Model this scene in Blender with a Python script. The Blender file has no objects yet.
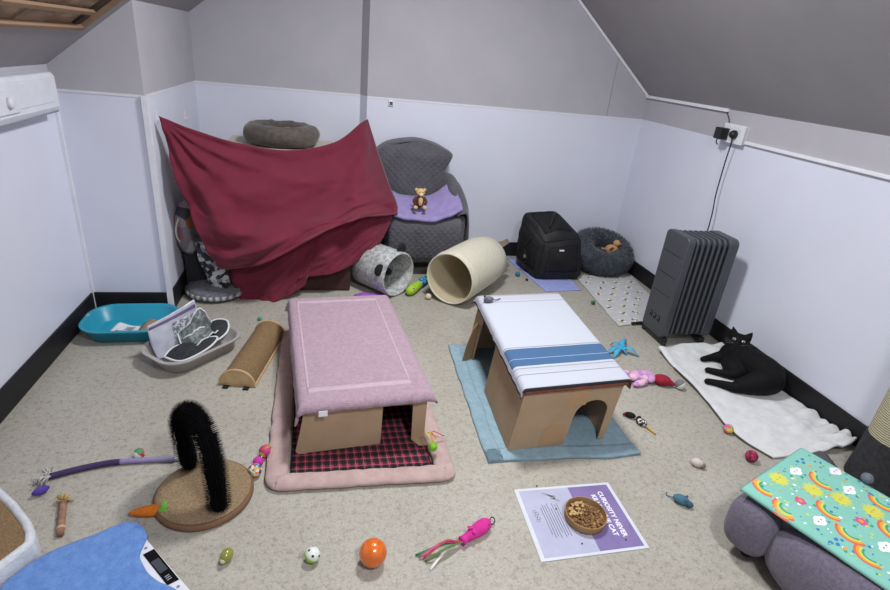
import bpy, bmesh, math, random
from math import sin, cos, pi, radians, sqrt, atan2
from mathutils import Vector, Matrix, noise
random.seed(7)
V = Vector
SC = bpy.context.scene
COL = SC.collection

# ------------------------------------------------------------------ colour
def lin(c):
    return c / 12.92 if c <= .04045 else ((c + .055) / 1.055) ** 2.4
def hx(s):
    s = s.lstrip('#')
    return tuple(lin(int(s[i:i+2], 16) / 255) for i in (0, 2, 4)) + (1,)

# ------------------------------------------------------------------ materials
class NT:
    def __init__(s, name):
        s.m = bpy.data.materials.new(name); s.m.use_nodes = True
        s.t = s.m.node_tree; s.b = s.t.nodes['Principled BSDF']
    def n(s, kind, **kw):
        x = s.t.nodes.new(kind)
        for k, v in kw.items(): setattr(x, k, v)
        return x
    def l(s, a, b): s.t.links.new(a, b)
    def put(s, sock, v):
        if hasattr(v, 'is_linked'): s.l(v, sock)
        else: sock.default_value = v
    def math(s, op, a, b=0., c=0.):
        x = s.n('ShaderNodeMath', operation=op)
        s.put(x.inputs[0], a); s.put(x.inputs[1], b); s.put(x.inputs[2], c)
        return x.outputs[0]
    def mix(s, f, a, b, mode='MIX'):
        x = s.n('ShaderNodeMix', data_type='RGBA', blend_type=mode)
        s.put(x.inputs[0], f); s.put(x.inputs[6], a); s.put(x.inputs[7], b)
        return x.outputs[2]
    def coord(s, which='Object', scale=(1, 1, 1), rot=(0, 0, 0)):
        tc = s.n('ShaderNodeTexCoord'); mp = s.n('ShaderNodeMapping')
        mp.inputs['Scale'].default_value = scale; mp.inputs['Rotation'].default_value = rot
        s.l(tc.outputs[which], mp.inputs[0]); return mp.outputs[0]
    def noise(s, co, scale=10, detail=3, rough=.6):
        x = s.n('ShaderNodeTexNoise'); s.l(co, x.inputs['Vector'])
        x.inputs['Scale'].default_value = scale; x.inputs['Detail'].default_value = detail
        x.inputs['Roughness'].default_value = rough
        return x.outputs['Fac']
    def ramp(s, f, stops, interp='LINEAR'):
        x = s.n('ShaderNodeValToRGB'); x.color_ramp.interpolation = interp
        e = x.color_ramp.elements
        e[0].position, e[0].color = stops[0]; e[1].position, e[1].color = stops[-1]
        for p, c in stops[1:-1]:
            k = e.new(p); k.color = c
        s.l(f, x.inputs[0]); return x.outputs[0]
    def bump(s, h, strength=.3, dist=.01):
        x = s.n('ShaderNodeBump'); x.inputs['Strength'].default_value = strength
        x.inputs['Distance'].default_value = dist
        s.l(h, x.inputs['Height']); s.l(x.outputs[0], s.b.inputs['Normal'])
    def uv(s):
        tc = s.n('ShaderNodeTexCoord'); x = s.n('ShaderNodeSeparateXYZ')
        s.l(tc.outputs['UV'], x.inputs[0]); return x.outputs[0], x.outputs[1]

def mat(name, col, rough=.8, col2=None, ns=15, lo=.35, hi=.65, bump=0, bs=150, bd=.004,
        metal=0, coat=0, sheen=0, trans=0, alpha=1, spec=.35, stretch=(1, 1, 1)):
    t = NT(name); b = t.b
    b.inputs['Roughness'].default_value = rough; b.inputs['Metallic'].default_value = metal
    b.inputs['Coat Weight'].default_value = coat; b.inputs['Sheen Weight'].default_value = sheen
    b.inputs['Transmission Weight'].default_value = trans; b.inputs['Alpha'].default_value = alpha
    b.inputs['Specular IOR Level'].default_value = spec
    c1 = hx(col)
    if col2 is None:
        c2 = tuple(x * .92 for x in c1[:3]) + (1,)
    else: c2 = hx(col2)
    co = t.coord(scale=stretch)
    f = t.noise(co, ns, 4)
    t.l(t.ramp(f, [(lo, c2), (hi, c1)]), b.inputs['Base Color'])
    if bump: t.bump(t.noise(co, bs, 2), bump, bd)
    return t.m

# ------------------------------------------------------------------ geometry
class G:
    def __init__(s): s.v = []; s.f = []; s.uv = []; s.mi = []
    def add(s, vs, fs, mi=0, uvs=None):
        o = len(s.v); s.v += [V(p) for p in vs]
        for k, f in enumerate(fs):
            s.f.append([o + i for i in f]); s.mi.append(mi if isinstance(mi, int) else mi[k])
            s.uv.append([uvs[i] for i in f] if uvs else None)
        return s
    def box(s, lo, hi, mi=0, M=None):
        x0, y0, z0 = lo; x1, y1, z1 = hi
        vs = [V(p) for p in ((x0,y0,z0),(x1,y0,z0),(x1,y1,z0),(x0,y1,z0),(x0,y0,z1),(x1,y0,z1),(x1,y1,z1),(x0,y1,z1))]
        if M: vs = [M @ p for p in vs]
        return s.add(vs, [(3,2,1,0),(4,5,6,7),(0,1,5,4),(1,2,6,5),(2,3,7,6),(3,0,4,7)], mi)
    def prism(s, poly, a0, a1, axis='z', mi=0, M=None):
        n = len(poly)
        def p3(p, a):
            return V((p[0], p[1], a)) if axis == 'z' else V((p[0], a, p[1])) if axis == 'y' else V((a, p[0], p[1]))
        vs = [p3(p, a0) for p in poly] + [p3(p, a1) for p in poly]
        if M: vs = [M @ p for p in vs]
        fs = [list(range(n))[::-1], list(range(n, 2 * n))] + [(i, (i+1) % n, n + (i+1) % n, n + i) for i in range(n)]
        return s.add(vs, fs, mi)
    def lathe(s, prof, n=32, M=None, mi=0, sx=1, sy=1, cap=True):
        vs = []; fs = []
        for r, z in prof:
            for k in range(n):
                a = 2 * pi * k / n; vs.append(V((r * cos(a) * sx, r * sin(a) * sy, z)))
        m = len(prof)
        for j in range(m - 1):
            for k in range(n):
                k2 = (k + 1) % n; fs.append((j*n+k, j*n+k2, (j+1)*n+k2, (j+1)*n+k))
        if cap:
            fs.append(list(range(n))[::-1]); fs.append([(m-1)*n + k for k in range(n)])
        if M: vs = [M @ p for p in vs]
        return s.add(vs, fs, mi)
    def tube(s, path, r, n=10, mi=0, caps=True):
        P = [V(p) for p in path]; m = len(P)
        R = r if isinstance(r, (list, tuple)) else [r] * m
        vs = []; fs = []; up = None
        for i in range(m):
            t = (P[min(i+1, m-1)] - P[max(i-1, 0)]).normalized()
            if up is None:
                up = V((0, 0, 1)) if abs(t.z) < .9 else V((1, 0, 0))
            a = t.cross(up).normalized(); up = a.cross(t).normalized()
            for k in range(n):
                th = 2 * pi * k / n; vs.append(P[i] + (a * cos(th) + up * sin(th)) * R[i])
        for i in range(m - 1):
            for k in range(n):
                k2 = (k + 1) % n; fs.append((i*n+k, i*n+k2, (i+1)*n+k2, (i+1)*n+k))
        if caps:
            fs.append(list(range(n))[::-1]); fs.append([(m-1)*n + k for k in range(n)])
        return s.add(vs, fs, mi)
    def ball(s, c, r, n=20, m=12, mi=0, M=None):
        r = r if isinstance(r, (list, tuple)) else (r, r, r); c = V(c)
        vs = [V((0, 0, 1))]
        for j in range(1, m):
            ph = pi * j / m
            for k in range(n):
                a = 2 * pi * k / n; vs.append(V((sin(ph) * cos(a), sin(ph) * sin(a), cos(ph))))
        vs.append(V((0, 0, -1))); L = len(vs) - 1
        fs = [(0, 1 + k, 1 + (k+1) % n) for k in range(n)]
        for j in range(m - 2):
            for k in range(n):
                a = 1 + j*n; fs.append((a+k, a+n+k, a+n+(k+1) % n, a+(k+1) % n))
        a = 1 + (m-2)*n
        fs += [(a + k, L, a + (k+1) % n) for k in range(n)]
        out = []
        for p in vs:
            q = V((p.x * r[0], p.y * r[1], p.z * r[2]))
            if M: q = M @ q
            out.append(q + c)
        return s.add(out, fs, mi)
    def sheet(s, P, t=.004, mi=0, mib=None, uvscale=(1, 1)):
        """closed cloth of thickness t over the grid P[j][i]; P is the lower face"""
        nv = len(P); nu = len(P[0]); N = []
        for j in range(nv):
            r = []
            for i in range(nu):
                du = P[j][min(i+1, nu-1)] - P[j][max(i-1, 0)]; dv = P[min(j+1, nv-1)][i] - P[max(j-1, 0)][i]
                n = du.cross(dv); r.append(n.normalized() if n.length > 1e-12 else V((0, 0, 1)))
            N.append(r)
        top = [P[j][i] + N[j][i] * t for j in range(nv) for i in range(nu)]
        bot = [P[j][i].copy() for j in range(nv) for i in range(nu)]
        uvs = [(i / (nu-1) * uvscale[0], j / (nv-1) * uvscale[1]) for j in range(nv) for i in range(nu)]
        fs = []; ms = []; K = nu * nv
        mib = mi if mib is None else mib
        for j in range(nv - 1):
            for i in range(nu - 1):
                a = j*nu+i; q = (a, a+1, a+nu+1, a+nu)
                fs.append(q); ms.append(mi); fs.append(tuple(K + x for x in q[::-1])); ms.append(mib)
        rim = [i for i in range(nu)] + [j*nu+nu-1 for j in range(1, nv)] + [(nv-1)*nu+i for i in range(nu-2, -1, -1)] + [j*nu for j in range(nv-2, 0, -1)]
        for k in range(len(rim)):
            a, b = rim[k], rim[(k+1) % len(rim)]
            fs.append((b, a, K + a, K + b)); ms.append(mi)
        return s.add(top + bot, fs, ms, uvs + uvs)
    def spike(s, p, d, L, w, mi=0):
        d = d.normalized(); a = d.orthogonal().normalized(); b = d.cross(a)
        vs = [p + a*w, p - a*w*.5 + b*w*.87, p - a*w*.5 - b*w*.87, p + d*L]
        return s.add(vs, [(0,1,3),(1,2,3),(2,0,3)], mi)
    def xf(s, M, start=0):
        for i in range(start, len(s.v)): s.v[i] = M @ s.v[i]
        return s

def frame_z(d, origin=(0, 0, 0), roll_up=(0, 0, 1)):
    """matrix whose local Z runs along d"""
    z = V(d).normalized(); u = V(roll_up)
    x = u.cross(z)
    if x.length < 1e-4: x = V((1, 0, 0)).cross(z)
    x.normalize(); y = z.cross(x)
    M = Matrix((x, y, z)).transposed().to_4x4(); M.translation = V(origin); return M
def TR(loc, rz=0, rx=0, ry=0):
    return Matrix.Translation(V(loc)) @ Matrix.Rotation(rz, 4, 'Z') @ Matrix.Rotation(ry, 4, 'Y') @ Matrix.Rotation(rx, 4, 'X')
def rrect(w, h, r, n=5, cx=0, cy=0):
    out = []
    for (sx, sy, a0) in ((1, 1, 0), (-1, 1, pi/2), (-1, -1, pi), (1, -1, 3*pi/2)):
        for k in range(n + 1):
            a = a0 + pi / 2 * k / n
            out.append((cx + sx*(w/2 - r) + r*cos(a), cy + sy*(h/2 - r) + r*sin(a)))
    return out
def cr(p0, p1, p2, p3, t):
    return .5 * ((2*p1) + (p2 - p0)*t + (2*p0 - 5*p1 + 4*p2 - p3)*t*t + (3*p1 - p0 - 3*p2 + p3)*t*t*t)
def curve(P, n):
    P = [V(p) for p in P]; m = len(P); out = []
    for k in range(n):
        x = k / (n - 1) * (m - 1); i = min(int(x), m - 2); t = x - i
        a = P[i-1] if i > 0 else 2*P[0] - P[1]; d = P[i+2] if i + 2 < m else 2*P[-1] - P[-2]
        out.append(cr(a, P[i], P[i+1], d, t))
    return out
def surf(ctrl, nu, nv):
    rows = [curve(r, nu) for r in ctrl]
    cols = [curve([rows[j][i] for j in range(len(rows))], nv) for i in range(nu)]
    return [[cols[i][j] for i in range(nu)] for j in range(nv)]
def nz(p, s): return noise.noise(V(p) * s)

# ------------------------------------------------------------------ scene objects
MATS = {}
def _mesh(name, g, mats, smooth):
    me = bpy.data.meshes.new(name)
    me.from_pydata([tuple(p) for p in g.v], [], g.f)
    for m in (mats if isinstance(mats, (list, tuple)) else [mats]): me.materials.append(m)
    me.polygons.foreach_set('material_index', g.mi)
    if any(u for u in g.uv):
        L = me.uv_layers.new(name='UVMap'); k = 0
        for u, f in zip(g.uv, g.f):
            for i in range(len(f)):
                if u: L.data[k].uv = u[i]
                k += 1
    if smooth: me.polygons.foreach_set('use_smooth', [True] * len(me.polygons))
    me.validate(); me.update()
    bm = bmesh.new(); bm.from_mesh(me); bmesh.ops.recalc_face_normals(bm, faces=bm.faces); bm.to_mesh(me); bm.free()
    return me
def thing(name, label, cat, loc, rz=0, group=None):
    o = bpy.data.objects.new(name, None); COL.objects.link(o); o.empty_display_size = .05
    MATS[o.name] = TR(loc, rz); o.location = loc; o.rotation_euler = (0, 0, rz)
    return tag(o, label, cat, group)
def tag(o, label, cat, group=None):
    o['label'] = label; o['category'] = cat
    if group: o['group'] = group
    return o
def obj(name, g, mats, parent=None, loc=None, smooth=False, bevel=0, sub=0, local=False, seg=2, sharp=None, label=None):
    """link geometry g (world coordinates, unless local) as one mesh object"""
    M = MATS[parent.name] if parent else Matrix.Translation(V(loc)) if loc else Matrix()
    if not local:
        I = M.inverted(); g.v = [I @ p for p in g.v]
    o = bpy.data.objects.new(name, _mesh(name, g, mats, smooth)); COL.objects.link(o)
    if parent:
        o.parent = parent
        MATS[o.name] = M          # sub-parts share the thing's frame
    else:
        o.location = M.translation; MATS[o.name] = M
    if bevel:
        b = o.modifiers.new('bevel', 'BEVEL'); b.width = bevel; b.segments = seg; b.limit_method = 'ANGLE'; b.angle_limit = radians(40)
    if sub:
        b = o.modifiers.new('sub', 'SUBSURF'); b.levels = sub; b.render_levels = sub
    if sharp is not None:
        o.data.polygons.foreach_set('use_smooth', [True] * len(o.data.polygons)); o.data.set_sharp_from_angle(angle=radians(sharp))
    if label: o['label'] = label
    return o
def struct(name, g, mats, **k):
    o = obj(name, g, mats, **k); o['kind'] = 'structure'; return o
def dup(root, loc, rz, label, group=None):
    r = root.copy(); COL.objects.link(r); r.location = loc; r.rotation_euler = (0, 0, rz); r['label'] = label
    if group: r['group'] = group
    for ch in root.children:
        c = ch.copy(); COL.objects.link(c); c.parent = r
        for gch in ch.children:
            d = gch.copy(); COL.objects.link(d); d.parent = c
    return r
def text_geo(body, size, M, bold=0, lift=.0004, mi=0):
    cu = bpy.data.curves.new('t', 'FONT'); cu.body = body; cu.size = size; cu.offset = bold; cu.align_x = 'CENTER'; cu.align_y = 'CENTER'
    cu.resolution_u = 3
    to = bpy.data.objects.new('t', cu); COL.objects.link(to)
    me = bpy.data.meshes.new_from_object(to)
    g = G(); g.add([M @ V((p.co.x, p.co.y, lift)) for p in me.vertices], [list(p.vertices) for p in me.polygons], mi)
    bpy.data.objects.remove(to); bpy.data.meshes.remove(me); bpy.data.curves.remove(cu)
    return g

# ------------------------------------------------------------------ materials of the place
WHITE_PANEL = mat('white_wall_panel', '#dadcea', .35, '#d7d9e7', 3, spec=.4)
GREY_PAINT = mat('grey_wall_paint', '#b5b2b9', .9, '#b0adb4', 4, bump=.05, bs=120)
CEIL = mat('grey_ceiling_paint', '#a09c9f', .95, '#9a979a', 3, bump=.08, bs=90)
BLACK_BASE = mat('black_coving', '#17171b', .55, '#1c1c20', 8)
WHITE_TRIM = mat('white_trim', '#e2e2ea', .5)
WHITE_PLASTIC = mat('white_plastic', '#e2e3ea', .35, spec=.5)
BLACK_PLASTIC = mat('black_plastic', '#17181a', .45, spec=.5)
DARKGREY = mat('dark_grey_plastic', '#4e5257', .5, '#4a4e52', spec=.5)

def floor_mat():
    t = NT('stone_vinyl_floor'); co = t.coord()
    a = t.noise(co, 2.2, 5, .65); b = t.noise(co, 42, 6, .8); c = t.noise(co, 120, 3, .7)
    base = t.ramp(a, [(.3, hx('#a39d93')), (.52, hx('#aba69b')), (.72, hx('#b3aea5'))])
    sp = t.ramp(b, [(.36, hx('#a29d94')), (.5, hx('#ffffff')), (.64, hx('#ffffff'))])
    x = t.mix(.5, base, sp, 'MULTIPLY')
    sp2 = t.ramp(c, [(.32, hx('#a9a69c')), (.46, hx('#ffffff'))])
    x = t.mix(.5, x, sp2, 'MULTIPLY')
    sp3 = t.ramp(t.noise(co, 60, 4, .8), [(.56, hx('#000000')), (.7, hx('#ffffff'))])
    x = t.mix(t.math('MULTIPLY', sp3, .22), x, hx('#e6e2d8'))
    t.l(x, t.b.inputs['Base Color']); t.b.inputs['Roughness'].default_value = .55
    t.b.inputs['Specular IOR Level'].default_value = .3
    t.bump(c, .04, .002); return t.m
FLOOR = floor_mat()

# ------------------------------------------------------------------ camera and light
def camera():
    yaw, pitch, roll = .2406, .4243, .104
    sy, cy, sp, cp = sin(yaw), cos(yaw), sin(pitch), cos(pitch)
    fwd = V((sy*cp, cy*cp, -sp)); r = V((cy, -sy, 0)); u = r.cross(fwd)
    r2 = r*cos(roll) + u*sin(roll); u2 = u*cos(roll) - r*sin(roll)
    M = Matrix((r2, u2, -fwd)).transposed().to_4x4(); M.translation = V((0, 0, 1.6))
    cd = bpy.data.cameras.new('camera'); cd.sensor_fit = 'HORIZONTAL'; cd.sensor_width = 36; cd.lens = 530.39 / 890 * 36
    cd.clip_start = .02
    co = bpy.data.objects.new('camera', cd); COL.objects.link(co); co.matrix_world = M; SC.camera = co
camera()
def area(name, loc, size, power, col=(1, 1, 1), size_y=None, rot=(0, 0, 0)):
    ld = bpy.data.lights.new(name, 'AREA'); ld.energy = power; ld.color = col
    ld.shape = 'RECTANGLE'; ld.size = size; ld.size_y = size_y or size
    lo = bpy.data.objects.new(name, ld); COL.objects.link(lo); lo.location = loc; lo.rotation_euler = rot
    return lo
area('ceiling_lamp_light', (.7, 2.4, 2.67), .36, 64, (.965, .985, 1), .36)
area('rear_fill_light', (.75, -.1, 2.67), .36, 56, (.965, .985, 1), .36)  # unseen fill light added behind the camera to brighten camera-facing sides
w = bpy.data.worlds.new('world'); SC.world = w; w.use_nodes = True
w.node_tree.nodes['Background'].inputs[0].default_value = (.75, .8, 1, 1); w.node_tree.nodes['Background'].inputs[1].default_value = .05
SC.view_settings.view_transform = 'Standard'; SC.view_settings.look = 'None'; SC.view_settings.gamma = 1
SC.view_settings.use_curve_mapping = False; SC.view_settings.exposure = 0.0

# ------------------------------------------------------------------ room
XL, XR, XP, XE, YP, YR, YB, ZD, HB, Y0, ZC = -1.36, 2.613, -.934, .292, 3.193, 4.39, 4.295, 1.257, .129, -1.7, 2.7
def zl(x): return 1.348 + .77 * (x + 1.387)
def zr(x): return 1.436 + .83 * (2.625 - x)
XCL = (ZC - 1.348) / .77 - 1.387; XCR = 2.625 - (ZC - 1.436) / .83
TOP = 2.8
def room():
    g = G(); g.box((XL - .2, Y0 - .2, -.1), (XR + .2, YR + .2, 0)); struct('floor', g, FLOOR)
    def wall(name, lo, hi, top=TOP):
        g = G(); g.box((lo[0], lo[1], 0), (hi[0], hi[1], ZD)); g.box((lo[0], lo[1], ZD), (hi[0], hi[1], top), 1)
        return struct(name, g, [WHITE_PANEL, GREY_PAINT])
    wall('wall_left', (XL - .15, Y0), (XL, YP), zl(XL) + .03); wall('wall_right', (XR, Y0), (XR + .15, YB), zr(XR) + .04)
    wall('wall_chimney', (XL - .15, YP), (XP, YR + .15), TOP)
    wall('wall_recess', (XP, YR), (XE, YR + .15)); wall('wall_back', (XE, YB), (XR + .15, YR + .15))
    g = G()
    for z0, z1, mi in ((0, ZD, 0), (ZD, TOP, 1)): g.prism([(XE, YB), (XE + .01, YR + .05), (XE - .05, YR + .05), (XE - .048, YR)], z0, z1, 'z', mi)
    struct('wall_reveal', g, [WHITE_PANEL, GREY_PAINT])
    wall('wall_front', (XL - .15, Y0 - .15), (XR + .15, Y0))
    # ceiling: flat strip between two slopes; the left slope has a timber lined hatch
    g = G(); g.box((XCL - .02, Y0, ZC), (XCR + .02, YR + .1, ZC + .1)); struct('ceiling', g, CEIL)
    g = G(); t = .1
    g.prism([(XR + .05, zr(XR + .05)), (XCR, ZC), (XCR + .02, ZC + t), (XR + .15, zr(XR) + t)], Y0, YR + .1, 'y'); struct('ceiling_right', g, CEIL)
    g = G()
    def strip(xa, xb, ya, yb): g.prism([(xa, zl(xa)), (xb, zl(xb)), (xb - .06, zl(xb) + .12), (xa - .06, zl(xa) + .12)], ya, yb, 'y')
    HX0, HX1, HY0, HY1 = -1.135, -.45, 1.5, 3.075
    strip(XL - .1, HX0, Y0, YR + .1); strip(HX1, XCL, Y0, YR + .1); strip(HX0, HX1, Y0, HY0); strip(HX0, HX1, HY1, YR + .1)
    struct('ceiling_left', g, CEIL)
    pine = mat('raw_pine', '#9c7f66', .8, '#7d634d', 9, stretch=(1, .1, 1)); board = mat('rough_brown_board', '#a08872', .9, '#66533f', 16, bump=.4, bs=70, stretch=(1, .35, 1))
    darkb = mat('dark_board', '#4d3c32', .9, '#33271f', 14, stretch=(1, .3, 1))
    slope = atan2(.77, 1)
    def SM(x, y, d=0): return Matrix.Translation(V((x, y, zl(x)))) @ Matrix.Rotation(-slope, 4, 'Y') @ Matrix.Translation(V((0, 0, d)))
    L = (HX1 - HX0) / cos(slope); M = SM(HX0, 0)
    h = thing('roof_hatch', 'timber-lined hatch with rough brown boards in the sloping ceiling, upper left', 'hatch', (HX0, HY1, zl(HX0)))
    for lo, hi in (((0, HY0, -.006), (.022, HY1, .1)), ((0, HY1 - .016, -.006), (L, HY1, .1)), ((L - .03, HY0, -.012), (L, HY1, .1)), ((0, HY0, -.012), (L, HY0 + .03, .1))):
        obj('frame', G().box(lo, hi, 0, M), pine, h, bevel=.003)
    y = HY0 + .03; k = 0
    while y < HY1 - .04:
        yy = min(y + .2 + .04 * (k % 3), HY1 - .03)
        obj('board', G().box((.022, y + .003, .012 + .01 * (k % 2)), (L - .03, yy, .06), 0, M), darkb if k % 4 == 2 else board, h)
        y = yy; k += 1
    a = G()
    a.box((.08, 2.2, -.004), (.105, 2.98, .011), 0, M @ Matrix.Translation(V((.03, 0, 0))))
    obj('batten', a, pine, h, bevel=.003)
    # black coved skirting
    b = .012
    for nm, lo, hi in (('baseboard_left', (XL, Y0, 0), (XL + b, YP, HB)), ('baseboard_chimney', (XL + b, YP - b, 0), (XP + b, YP, HB)),
                       ('baseboard_alcove', (XP, YP, 0), (XP + b, YR, HB)), ('baseboard_recess', (XP + b, YR - b, 0), (XE, YR, HB)),
                       ('baseboard_back', (XE, YB - b, 0), (XR, YB, HB)), ('baseboard_right', (XR - b, Y0, 0), (XR, YB - b, HB))):
        struct(nm, G().box(lo, hi), BLACK_BASE, bevel=.004)
    # trims: white corner beads, trunking
    struct('trim_1', G().box((XL, YP - .016, 0), (XL + .016, YP, ZD)), WHITE_TRIM)
    struct('trim_2', G().box((XP - .014, YP - .016, 0), (XP + .014, YP + .01, ZD)), WHITE_TRIM)
    # dado cap line of the panels
    d = .003
    struct('trim_3', G().box((XL, YP - d, ZD - .012), (XP + d, YP, ZD)).box((XP, YP, ZD - .012), (XP + d, YR, ZD)).box((XP, YR - d, ZD - .012), (XE, YR, ZD)).box((XE, YB - d, ZD - .012), (XR, YB, ZD)), WHITE_TRIM)
    # trunking along the right slope edge and up the gable
    tk = mat('white_trunking', '#e8e8ee', .45)
    struct('trim_4', G().box((XR - .022, 3.27, zr(XR) - .018), (XR, YB, zr(XR) + .004)), tk, bevel=.003)
    a = V((XR - .012, YB - .011, zr(XR))); e = V((XCR, YB - .011, ZC - .02))
    M = frame_z(e - a, a, (0, 1, 0)); struct('trim_5', G().box((-.012, -.011, 0), (.008, .011, (e - a).length), 0, M), tk, bevel=.003)
    struct('trim_6', G().box((XR - .02, Y0, ZD + .002), (XR, 3.03, ZD + .022)), tk, bevel=.003)
    # fine joint in the back panel
    struct('trim_7', G().box((2.275, YB - .0025, ZD), (2.278, YB, 1.74)), mat('joint_shadow_gap', '#8d8a8f', .9))
room()
# ------------------------------------------------------------------ helpers for cloth
def Vg(ctrl): return [[V(p) for p in r] for r in ctrl]
def rumple(P, amp, s, seed=0., zmin=None, dirn=None):
    for r in P:
        for i, p in enumerate(r):
            d = nz(p + V((seed, seed * .7, 0)), s) * amp + nz(p + V((0, seed, seed)), s * 2.7) * amp * .4
            q = p + (dirn or V((0, 0, 1))) * d
            if zmin is not None: q.z = max(q.z, zmin)
            r[i] = q
    return P
def flat_quad(c, nu, nv, z=.002, amp=0., s=6, seed=0., wob=.0):
    """cloth lying on the floor: corners c = front-left, front-right, back-right, back-left"""
    a, b, cc, d = [V((p[0], p[1], 0)) for p in c]; P = []
    for j in range(nv):
        v = j / (nv - 1); r = []
        for i in range(nu):
            u = i / (nu - 1); p = (a*(1-u) + b*u) * (1-v) + (d*(1-u) + cc*u) * v
            p += V((nz((p.x*3, p.y*3, seed), 2), nz((p.x*3, p.y*3, seed + 9), 2), 0)) * wob
            p.z = z + max(0, nz((p.x, p.y, seed), s) + .25) * amp + max(0, nz((p.x, p.y, seed + 5), s * 2.5)) * amp * .4
            r.append(p)
        P.append(r)
    return P
def drape(w, l, top, ol, orr, of, ob, M, nu, nv, r=.018, amp=.003, seed=0., flare=.12):
    """cloth over a box w x l (local x, y from 0), hanging over by ol, orr, of, ob"""
    def prof(s, lim, sgn):
        # s: distance beyond the edge
        q = r * pi / 2
        if s < q: return r * sin(s / r), r * (1 - cos(s / r))
        return r + (s - q) * flare, r + (s - q)
    P = []
    for j in range(nv):
        row = []
        for i in range(nu):
            a = -ol + (w + ol + orr) * i / (nu - 1); b = -of + (l + of + ob) * j / (nv - 1)
            x, y, z = a, b, top; dx = dy = 0.
            if a < 0: ox, dx = prof(-a, ol, -1); x = -ox
            elif a > w: ox, dx = prof(a - w, orr, 1); x = w + ox
            if b < 0: oy, dy = prof(-b, of, -1); y = -oy
            elif b > l: oy, dy = prof(b - l, ob, 1); y = l + oy
            z = top - max(dx, dy) - min(dx, dy) * .35
            if dx and dy:
                k = min(dx, dy) * .35; x += (-k if a < 0 else k); y += (-k if b < 0 else k)
            n = nz((a, b, seed), 9) * amp + nz((a, b, seed + 3), 30) * amp * .4
            p = V((x, y, z + (abs(n) if not (dx or dy) else 0)))
            if dx: p.x += (-1 if a < 0 else 1) * (abs(nz((0, b, seed), 14)) * .012 * min(1, dx / .04))
            if dy: p.y += (-1 if b < 0 else 1) * (abs(nz((a, 0, seed), 14)) * .012 * min(1, dy / .04))
            row.append(M @ p)
        P.append(row)
    return P

# ------------------------------------------------------------------ fabrics
PINK_TERRY = mat('pink_terry', '#b297a5', .95, '#a48997', 60, bump=.7, bs=240, bd=.006, sheen=.2)
MAUVE = mat('mauve_plush', '#b9a0a5', .95, '#a58d92', 18, bump=.4, bs=90, sheen=.2)
BEIGE_PINK = mat('beige_pink_plush', '#bda49f', .95, '#ae9490', 18, bump=.4, bs=90, sheen=.2)
LIGHT_BLUE = mat('light_blue_towel', '#8fa9b6', .95, '#819ba8', 40, bump=.5, bs=220, sheen=.1)
CARD = mat('cardboard', '#b0967a', .9, '#a78d70', 7, bump=.05, bs=60)
CARD_DARK = mat('cardboard_inside', '#9a7d60', .95)
RED = mat('red_sheet', '#701d35', .85, '#681a30', 7, bump=.06, bs=260, sheen=.15)
LILAC = mat('lilac_fleece', '#9a8cbd', .95, '#8e80b3', 20, bump=.3, bs=120, sheen=.2)
WHITE_FLEECE = mat('white_fleece', '#dcdcdc', .95, '#cfcfd0', 22, bump=.4, bs=110, sheen=.1)
BLUE_TERRY = mat('blue_terry', '#6b92cf', .95, '#5a81c1', 45, bump=.6, bs=230, bd=.006, sheen=.15)
SISAL = mat('sisal_carpet', '#957a57', .95, '#735c42', 120, .3, .7, bump=.9, bs=260, bd=.005)
BLACK_FUR = mat('black_fur', '#08080a', .75, '#0d0c0f', 30, bump=.25, bs=220, sheen=0, spec=.2)
WOODPALE = mat('pale_wood', '#c3a67c', .7, '#b09065', 14, stretch=(1, 6, 1))

def tartan():
    t = NT('red_black_plaid'); u, v = t.uv()
    def band(x, f, w): return t.math('LESS_THAN', t.math('FRACT', t.math('MULTIPLY', x, f)), w)
    fu, fv = 17., 29.
    a, b = band(u, fu, .5), band(v, fv, .5)
    f = t.math('MULTIPLY', t.math('ADD', a, b), .5)
    c = t.ramp(f, [(.0, hx('#8c2a40')), (.34, hx('#3a1a26')), (.7, hx('#141114'))], 'CONSTANT')
    l = t.math('MAXIMUM', band(t.math('ADD', u, .02), fu, .07), band(t.math('ADD', v, .013), fv, .07))
    c = t.mix(t.math('MULTIPLY', l, .5), c, hx('#c56a80'))
    t.l(c, t.b.inputs['Base Color']); t.b.inputs['Roughness'].default_value = .95
    t.bump(t.noise(t.coord(), 150, 2), .3, .004); return t.m
def quilt():
    t = NT('charcoal_quilt'); co = t.coord()
    nzv = t.noise(co, 9, 3)
    sx = t.n('ShaderNodeSeparateXYZ'); t.l(co, sx.inputs[0])
    h = t.math('ADD', sx.outputs[0], sx.outputs[1]); z = sx.outputs[2]
    def ln(e): return t.math('ABSOLUTE', t.math('SINE', t.math('MULTIPLY', e, 62.)))
    d = t.math('MINIMUM', ln(t.math('ADD', h, z)), ln(t.math('SUBTRACT', h, z)))
    d = t.math('POWER', d, .5)
    hgt = t.math('ADD', d, t.math('MULTIPLY', t.noise(co, 45, 4), .7))
    t.bump(hgt, .45, .010)
    t.l(t.ramp(nzv, [(.35, hx('#504e55')), (.65, hx('#5a585f'))]), t.b.inputs['Base Color'])
    t.b.inputs['Roughness'].default_value = .9; t.b.inputs['Sheen Weight'].default_value = .2
    return t.m
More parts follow.
